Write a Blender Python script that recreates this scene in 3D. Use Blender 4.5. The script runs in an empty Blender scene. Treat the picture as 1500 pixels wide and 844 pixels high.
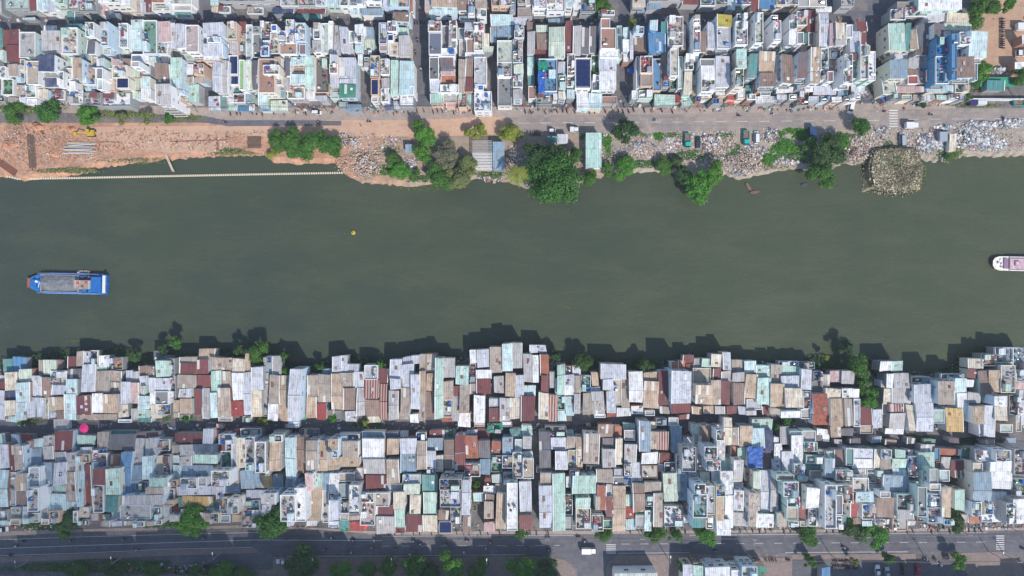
import bpy, math, random
from mathutils import Vector, Matrix
C = bpy.context.scene.collection
S = 0.25          # metres of ground per photograph pixel
H = 250.0         # height of the drone
R = random.Random(7)
def W(px, py, h=0.0):
    k = S * (H - h) / H
    return ((px - 750) * k, (422 - py) * k, h)

# ---------------------------------------------------------------- properties
def tag(o, label=None, cat=None, group=None, kind=None):
    if label: o['label'] = label
    if cat: o['category'] = cat
    if group: o['group'] = group
    if kind: o['kind'] = kind
    return o
def empty(name, loc=(0, 0, 0), rz=0, label=None, cat=None, group=None):
    o = bpy.data.objects.new(name, None); o.empty_display_size = 0.3
    C.objects.link(o); o.location = loc; o.rotation_euler = (0, 0, rz)
    return tag(o, label, cat, group)
def copy_tree(o, parent=None):
    c = o.copy(); C.objects.link(c)
    if parent is not None: c.parent = parent
    for ch in list(o.children): copy_tree(ch, c)
    return c

# ---------------------------------------------------------------- mesh builder
class MB:
    def __init__(s): s.v = []; s.f = []; s.m = []; s.uv = []; s.mats = []; s.cols = None
    def mi(s, mat):
        if mat not in s.mats: s.mats.append(mat)
        return s.mats.index(mat)
    def poly(s, pts, mat, uv=None):
        b = len(s.v); s.v += [tuple(p) for p in pts]
        s.f.append(tuple(range(b, b + len(pts)))); s.m.append(s.mi(mat))
        s.uv += uv if uv else [(p[0], p[1]) for p in pts]
    def prism(s, bot, top, mat, topmat=None, uvtop=None, nobottom=False):
        """bot, top: counter-clockwise rings of equal length"""
        n = len(bot); b = len(s.v); s.v += [tuple(p) for p in bot] + [tuple(p) for p in top]
        a = s.mi(mat); t = s.mi(topmat or mat)
        for i in range(n):
            j = (i + 1) % n
            s.f.append((b + i, b + j, b + n + j, b + n + i)); s.m.append(a)
            L = math.dist(bot[i][:2], bot[j][:2])
            s.uv += [(0, bot[i][2]), (L, bot[j][2]), (L, top[j][2]), (0, top[i][2])]
        s.f.append(tuple(b + n + i for i in range(n))); s.m.append(t)
        s.uv += uvtop if uvtop else [(p[0], p[1]) for p in top]
        if not nobottom:
            s.f.append(tuple(b + i for i in reversed(range(n)))); s.m.append(a)
            s.uv += [(p[0], p[1]) for p in reversed(bot)]
    def box(s, cx, cy, z0, sx, sy, sz, mat, rz=0, topmat=None):
        c, n = math.cos(rz), math.sin(rz); r = []
        for dx, dy in ((-sx/2, -sy/2), (sx/2, -sy/2), (sx/2, sy/2), (-sx/2, sy/2)):
            r.append((cx + dx*c - dy*n, cy + dx*n + dy*c))
        s.prism([(x, y, z0) for x, y in r], [(x, y, z0 + sz) for x, y in r], mat, topmat)
    def tube(s, p0, p1, r0, r1, mat, n=8, caps=True):
        p0 = Vector(p0); p1 = Vector(p1); d = (p1 - p0)
        if d.length < 1e-6: return
        d.normalize(); a = d.orthogonal().normalized(); b = d.cross(a)
        lo = [p0 + (a*math.cos(2*math.pi*i/n) + b*math.sin(2*math.pi*i/n))*r0 for i in range(n)]
        hi = [p1 + (a*math.cos(2*math.pi*i/n) + b*math.sin(2*math.pi*i/n))*r1 for i in range(n)]
        s.prism(lo, hi, mat)
    def lathe(s, prof, mat, n=12, cx=0, cy=0):
        """prof: list of (radius, z) bottom to top"""
        b = len(s.v); k = s.mi(mat)
        for r, z in prof:
            for i in range(n):
                t = 2*math.pi*i/n; s.v.append((cx + r*math.cos(t), cy + r*math.sin(t), z))
        for j in range(len(prof) - 1):
            for i in range(n):
                i2 = (i + 1) % n
                s.f.append((b+j*n+i, b+j*n+i2, b+(j+1)*n+i2, b+(j+1)*n+i)); s.m.append(k)
                s.uv += [(0, 0), (1, 0), (1, 1), (0, 1)]
        s.f.append(tuple(b+(len(prof)-1)*n+i for i in range(n))); s.m.append(k); s.uv += [(0, 0)]*n
    def build(s, name, parent=None, loc=None, smooth=False):
        me = bpy.data.meshes.new(name); me.from_pydata(s.v, [], s.f)
        for m in s.mats: me.materials.append(m)
        me.polygons.foreach_set('material_index', s.m)
        ul = me.uv_layers.new(name='UVMap'); flat = [c for p in s.uv for c in p]
        ul.data.foreach_set('uv', flat)
        if s.cols:
            ca = me.color_attributes.new('Col', 'FLOAT_COLOR', 'CORNER'); buf = []
            for f, c in zip(s.f, s.cols): buf += list(c + (1.0,)) * len(f)
            ca.data.foreach_set('color', buf)
        if smooth: me.polygons.foreach_set('use_smooth', [True]*len(s.f))
        me.update()
        o = bpy.data.objects.new(name, me); C.objects.link(o)
        if parent is not None: o.parent = parent
        if loc: o.location = loc
        return o

# ---------------------------------------------------------------- materials
def lin(c, k=1.0):
    out = []
    for v in c:
        v /= 255.0
        v = v/12.92 if v <= .04045 else ((v + .055)/1.055)**2.4
        out.append(min(.9, v*k))
    return tuple(out) + (1.0,)
class NT:
    def __init__(s, name):
        s.m = bpy.data.materials.new(name); s.m.use_nodes = True; s.t = s.m.node_tree
        s.b = s.t.nodes['Principled BSDF']
    def n(s, typ, **kw):
        x = s.t.nodes.new(typ)
        for k, v in kw.items(): setattr(x, k, v)
        return x
    def l(s, a, b): s.t.links.new(a, b)
    def val(s, sock, v):
        if hasattr(v, 'is_linked') or hasattr(v, 'links'): s.l(v, sock)
        else: sock.default_value = v
    def math(s, op, a, b=0.0, c=None):
        x = s.n('ShaderNodeMath', operation=op); s.val(x.inputs[0], a); s.val(x.inputs[1], b)
        if c is not None: s.val(x.inputs[2], c)
        return x.outputs[0]
    def mix(s, f, a, b, typ='MIX'):
        x = s.n('ShaderNodeMix', data_type='RGBA', blend_type=typ); s.val(x.inputs[0], f)
        s.val(x.inputs[6], a); s.val(x.inputs[7], b); return x.outputs[2]
    def noise(s, vec, scale, detail=3.0, rough=.55, dim='3D', w=None):
        x = s.n('ShaderNodeTexNoise', noise_dimensions=dim); s.l(vec, x.inputs['Vector'])
        x.inputs['Scale'].default_value = scale; x.inputs['Detail'].default_value = detail
        x.inputs['Roughness'].default_value = rough
        if w is not None: s.l(w, x.inputs['W'])
        return x.outputs['Fac']
    def ramp(s, f, lo, hi, a=0.0, b=1.0):
        x = s.n('ShaderNodeMapRange'); s.val(x.inputs[0], f)
        for i, v in enumerate((lo, hi, a, b)): x.inputs[i+1].default_value = v
        x.clamp = True; return x.outputs[0]
    def bump(s, h, dist, strength=1.0):
        x = s.n('ShaderNodeBump'); s.l(h, x.inputs['Height']); x.inputs['Distance'].default_value = dist
        x.inputs['Strength'].default_value = strength; s.l(x.outputs[0], s.b.inputs['Normal'])
    def vec(s, kind='Object'): return s.n('ShaderNodeTexCoord').outputs[kind]
    def mapv(s, v, sc):
        x = s.n('ShaderNodeVectorMath', operation='MULTIPLY'); s.l(v, x.inputs[0]); x.inputs[1].default_value = sc
        return x.outputs[0]
def plain(name, col, rough=.7, metal=0.0, k=.85, var=.0, spec=.5):
    t = NT(name); c = lin(col, k)
    if var:
        v = t.vec(); f = t.noise(v, 1.3, 4); f = t.ramp(f, .3, .7, 1-var, 1+var)
        r = t.n('ShaderNodeObjectInfo').outputs['Random']; g = t.ramp(r, 0, 1, 1-var*.7, 1+var*.7)
        x = t.mix(1.0, c, (1, 1, 1, 1), 'MULTIPLY'); h = t.math('MULTIPLY', f, g)
        cb = t.n('ShaderNodeCombineColor'); [t.l(h, cb.inputs[i]) for i in range(3)]
        t.l(t.mix(1.0, c, cb.outputs[0], 'MULTIPLY'), t.b.inputs['Base Color'])
    else: t.b.inputs['Base Color'].default_value = c
    t.b.inputs['Roughness'].default_value = rough; t.b.inputs['Metallic'].default_value = metal
    t.b.inputs['Specular IOR Level'].default_value = spec
    return t.m
def sheet_mat(name, col, kind):
    """corrugated sheet: rows of sheets of slightly different age, streaks, rust, bleached strips"""
    t = NT(name); uv = t.vec('UV'); rnd = t.n('ShaderNodeObjectInfo').outputs['Random']
    sep = t.n('ShaderNodeSeparateXYZ'); t.l(uv, sep.inputs[0]); u, v = sep.outputs[0], sep.outputs[1]
    off = t.math('MULTIPLY', rnd, 57.0)
    pu = t.math('FLOOR', t.math('DIVIDE', u, .92)); pv = t.math('FLOOR', t.math('DIVIDE', v, 3.4))
    cb = t.n('ShaderNodeCombineXYZ'); t.l(pu, cb.inputs[0]); t.l(pv, cb.inputs[1]); t.l(off, cb.inputs[2])
    wn = t.n('ShaderNodeTexWhiteNoise', noise_dimensions='3D'); t.l(cb.outputs[0], wn.inputs['Vector'])
    pan = t.ramp(wn.outputs['Value'], 0, 1, .84, 1.1)
    vo = t.n('ShaderNodeVectorMath', operation='ADD'); t.l(uv, vo.inputs[0])
    c2 = t.n('ShaderNodeCombineXYZ'); [t.l(off, c2.inputs[i]) for i in range(2)]; t.l(c2.outputs[0], vo.inputs[1])
    vv = vo.outputs[0]
    streak = t.noise(t.mapv(vv, (2.6, .22, 1)), 1.0, 4, .6)
    blot = t.noise(t.mapv(vv, (.35, .3, 1)), 1.0, 4, .6)
    fine = t.noise(vv, 3.2, 3, .6)
    rib = t.math('SINE', t.math('MULTIPLY', u, 2*math.pi/.78))
    ribc = t.ramp(rib, -1, 1, .88, 1.08)
    m = t.math('MULTIPLY', pan, ribc)
    m = t.math('MULTIPLY', m, t.ramp(streak, .3, .7, .87, 1.09))
    m = t.math('MULTIPLY', m, t.ramp(fine, .3, .7, .95, 1.04))
    m = t.math('MULTIPLY', m, t.ramp(rnd, 0, 1, .9, 1.1))
    g = t.n('ShaderNodeCombineColor'); [t.l(m, g.inputs[i]) for i in range(3)]
    base = t.mix(1.0, lin(col, .85), g.outputs[0], 'MULTIPLY')
    # the tone of the age coat differs from roof to roof
    warm = {'tan': (150, 120, 98), 'rust': (150, 78, 52), 'pale': (176, 160, 146)}[kind]
    wf = t.ramp(t.math('MULTIPLY', blot, t.ramp(rnd, 0, 1, .8, 1.2)), .46, .72, 0, {'tan': .45, 'rust': .5, 'pale': .38}[kind])
    base = t.mix(wf, base, lin(warm, .8))
    dirt = t.ramp(t.noise(t.mapv(vv, (1.1, .5, 1)), .9, 5, .7), .5, .72, 0, .6)
    base = t.mix(dirt, base, lin((96, 88, 84), .8))
    sel = t.math('GREATER_THAN', wn.outputs['Value'], {'tan': .965, 'rust': .96, 'pale': .985}[kind])
    base = t.mix(t.math('MULTIPLY', sel, .7), base, lin((225, 226, 222), .85))
    # lap joint line across the sheets
    fr = t.math('FRACT', t.math('DIVIDE', v, 3.4)); jl = t.math('LESS_THAN', fr, .035)
    base = t.mix(t.math('MULTIPLY', jl, .35), base, lin((90, 84, 84), .8))
    if name.endswith('striped'):
        fs = t.math('FRACT', t.math('DIVIDE', t.math('ADD', u, t.math('MULTIPLY', streak, .15)), .95)); base = t.mix(t.ramp(fs, .56, .66, 0, .8), base, lin((205, 196, 190), .8))
    t.l(base, t.b.inputs['Base Color'])
    t.l(t.ramp(blot, .3, .7, .45, .75), t.b.inputs['Roughness'])
    t.b.inputs['Specular IOR Level'].default_value = .35
    t.bump(rib, .035, .5)
    return t.m
def terrace_mat(name, col):
    t = NT(name); v = t.vec(); rnd = t.n('ShaderNodeObjectInfo').outputs['Random']
    ad = t.n('ShaderNodeVectorMath', operation='ADD'); cb = t.n('ShaderNodeCombineXYZ')
    o = t.math('MULTIPLY', rnd, 91.0); [t.l(o, cb.inputs[i]) for i in range(2)]
    t.l(v, ad.inputs[0]); t.l(cb.outputs[0], ad.inputs[1]); v = ad.outputs[0]
    f = t.noise(v, .9, 5, .65); g = t.noise(v, 4.0, 3, .6)
    base = t.mix(t.ramp(f, .42, .72, 0, .65), lin(col, .82), lin((120, 116, 108), .8))
    base = t.mix(t.ramp(g, .5, .8, 0, .4), base, lin((82, 84, 80), .8))
    t.l(base, t.b.inputs['Base Color']); t.b.inputs['Roughness'].default_value = .85
    return t.m
PAL = {'w': (240, 241, 244), 'l': (204, 208, 220), 'g': (188, 186, 188), 'd': (112, 115, 124), 'm': (186, 217, 205),
       'M': (206, 218, 202), 'a': (200, 225, 230), 'A': (188, 222, 215), 'b': (196, 174, 153), 't': (180, 168, 158),
       'r': (122, 74, 80), 'R': (166, 74, 74), 'o': (186, 126, 100), 'O': (168, 104, 86), 'c': (224, 214, 196), 'k': (74, 76, 86),
       'B': (92, 146, 192), 'n': (66, 82, 120), 'G': (72, 142, 122), 'T': (84, 148, 148), 'p': (206, 176, 176),
       'y': (186, 172, 78), 's': (140, 166, 186), 'u': (152, 130, 120), 'h': (190, 198, 196), 'e': (140, 205, 115), 'q': (206, 172, 116), 'z': (150, 84, 78)}
CNAME = {'w': 'white', 'l': 'pale grey', 'g': 'grey', 'd': 'dark grey', 'm': 'mint', 'M': 'pale green', 'a': 'pale aqua', 'A': 'aqua',
         'b': 'tan', 't': 'taupe', 'r': 'maroon', 'R': 'red', 'o': 'orange', 'O': 'terracotta', 'c': 'cream', 'k': 'charcoal',
         'B': 'blue', 'n': 'navy', 'G': 'green', 'T': 'teal', 'p': 'pink', 'y': 'yellow', 's': 'steel blue', 'u': 'brown', 'h': 'grey', 'e': 'lime', 'q': 'ochre', 'z': 'rust striped'}
SHEET = {k: sheet_mat('roof_sheet_' + n.replace(' ', '_'), PAL[k], 'tan' if k in 'btuc' else 'rust' if k in 'roORdz' else 'pale') for k, n in CNAME.items()}
TERR = {k: terrace_mat('terrace_' + n.replace(' ', '_'), tuple(int(.62*c + .38*d) for c, d in zip(PAL[k], (176, 174, 170))) if k not in 'wRB' else PAL[k]) for k, n in CNAME.items()}
def tile_mat(name, col):
    t = NT(name); uv = t.vec('UV'); sep = t.n('ShaderNodeSeparateXYZ'); t.l(uv, sep.inputs[0])
    pu = t.math('FLOOR', t.math('DIVIDE', sep.outputs[0], .4)); pv = t.math('FLOOR', t.math('DIVIDE', sep.outputs[1], .4))
    cb = t.n('ShaderNodeCombineXYZ'); t.l(pu, cb.inputs[0]); t.l(pv, cb.inputs[1])
    wn = t.n('ShaderNodeTexWhiteNoise', noise_dimensions='2D'); t.l(cb.outputs[0], wn.inputs['Vector'])
    f = t.noise(uv, .8, 4)
    b = t.mix(t.ramp(wn.outputs['Value'], 0, 1, 0, .8), lin(col, .9), lin((128, 72, 66), .8))
    b = t.mix(t.ramp(f, .45, .7, 0, .6), b, lin((110, 82, 76), .8))
    t.l(b, t.b.inputs['Base Color']); t.b.inputs['Roughness'].default_value = .8
    t.bump(t.math('SINE', t.math('MULTIPLY', sep.outputs[0], 2*math.pi/.4)), .05, .6)
    return t.m
TILE = tile_mat('clay_tiles', (182, 106, 86))
WALLC = {'white': (246, 247, 249), 'cream': (236, 228, 214), 'pale_blue': (208, 226, 242), 'mint': (208, 230, 222), 'grey': (186, 186, 188),
         'blue': (90, 150, 196), 'peach': (228, 196, 176), 'brick': (168, 128, 112), 'tin': (160, 164, 168), 'lime': (150, 212, 120)}
WALL = {k: plain('wall_' + k, v, .85, k=.92, var=.07) for k, v in WALLC.items()}
M = {
 'capw': plain('white_flashing', (238, 238, 236), .6, var=.05), 'capg': plain('grey_ridge_cap', (170, 168, 166), .6, var=.1),
 'concrete': plain('concrete', (178, 174, 168), .9, var=.12), 'white': plain('white_paint', (240, 240, 240), .5),
 'steel': plain('stainless_steel', (200, 204, 208), .28, .9), 'galv': plain('galvanised_steel', (150, 152, 155), .5, .5),
 'blueplastic': plain('blue_plastic', (40, 110, 200), .4), 'glass': plain('window_glass', (46, 58, 70), .1, spec=.8),
 'frame': plain('window_frame', (225, 226, 226), .5), 'dark': plain('dark_rubber', (28, 28, 30), .7), 'black': plain('black_paint', (22, 22, 25), .4),
 'solar': plain('solar_cells', (34, 48, 96), .18, spec=.8), 'wood': plain('weathered_wood', (128, 104, 90), .9, var=.2),
 'plank': plain('plank_wood', (112, 90, 78), .9, var=.2), 'rope': plain('rope', (90, 84, 76), .9),
 'skin': plain('skin', (170, 120, 95), .6), 'bark': plain('bark', (92, 76, 62), .95, var=.2),
 'red': plain('red_cloth', (225, 70, 76), .8), 'bluetarp': plain('blue_tarpaulin', (44, 92, 170), .6, var=.2), 'greentarp': plain('green_tarpaulin', (28, 140, 110), .6, var=.15),
 'orange': plain('orange_plastic', (235, 160, 60), .6), 'yellow': plain('yellow_paint', (206, 176, 60), .5, var=.15), 'pinkcloth': plain('pink_cloth', (235, 45, 130), .8),
 'iron': plain('rusty_iron', (140, 92, 74), .8, var=.2), 'terr': plain('pot_clay', (150, 92, 70), .9),
}
def leaf_mat(name, c1, c2, k=.75, tr=.25):
    t = NT(name); geo = t.n('ShaderNodeNewGeometry'); oi = t.n('ShaderNodeObjectInfo').outputs['Random']
    r = geo.outputs['Random Per Island']; v = t.vec()
    f = t.math('ADD', t.math('MULTIPLY', r, .55), t.math('MULTIPLY', t.noise(v, .35, 3), .6))
    b = t.mix(t.ramp(f, .2, .95), lin(c1, k), lin(c2, k))
    t.l(t.mix(t.ramp(oi, 0, 1, 0, .35), b, lin((92, 118, 40), k)), t.b.inputs['Base Color'])
    t.b.inputs['Roughness'].default_value = .6; t.b.inputs['Specular IOR Level'].default_value = .25
    return t.m
LEAF = {'dark': leaf_mat('leaves_dark', (42, 70, 46), (66, 100, 56)), 'mid': leaf_mat('leaves_green', (40, 88, 38), (84, 134, 54)),
        'bright': leaf_mat('leaves_bright', (48, 108, 36), (98, 158, 56)), 'olive': leaf_mat('leaves_olive', (92, 104, 66), (140, 146, 92)),
        'yellow': leaf_mat('leaves_yellow_green', (110, 126, 44), (172, 178, 76)), 'grey': leaf_mat('leaves_grey', (104, 100, 92), (136, 132, 112))}
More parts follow.
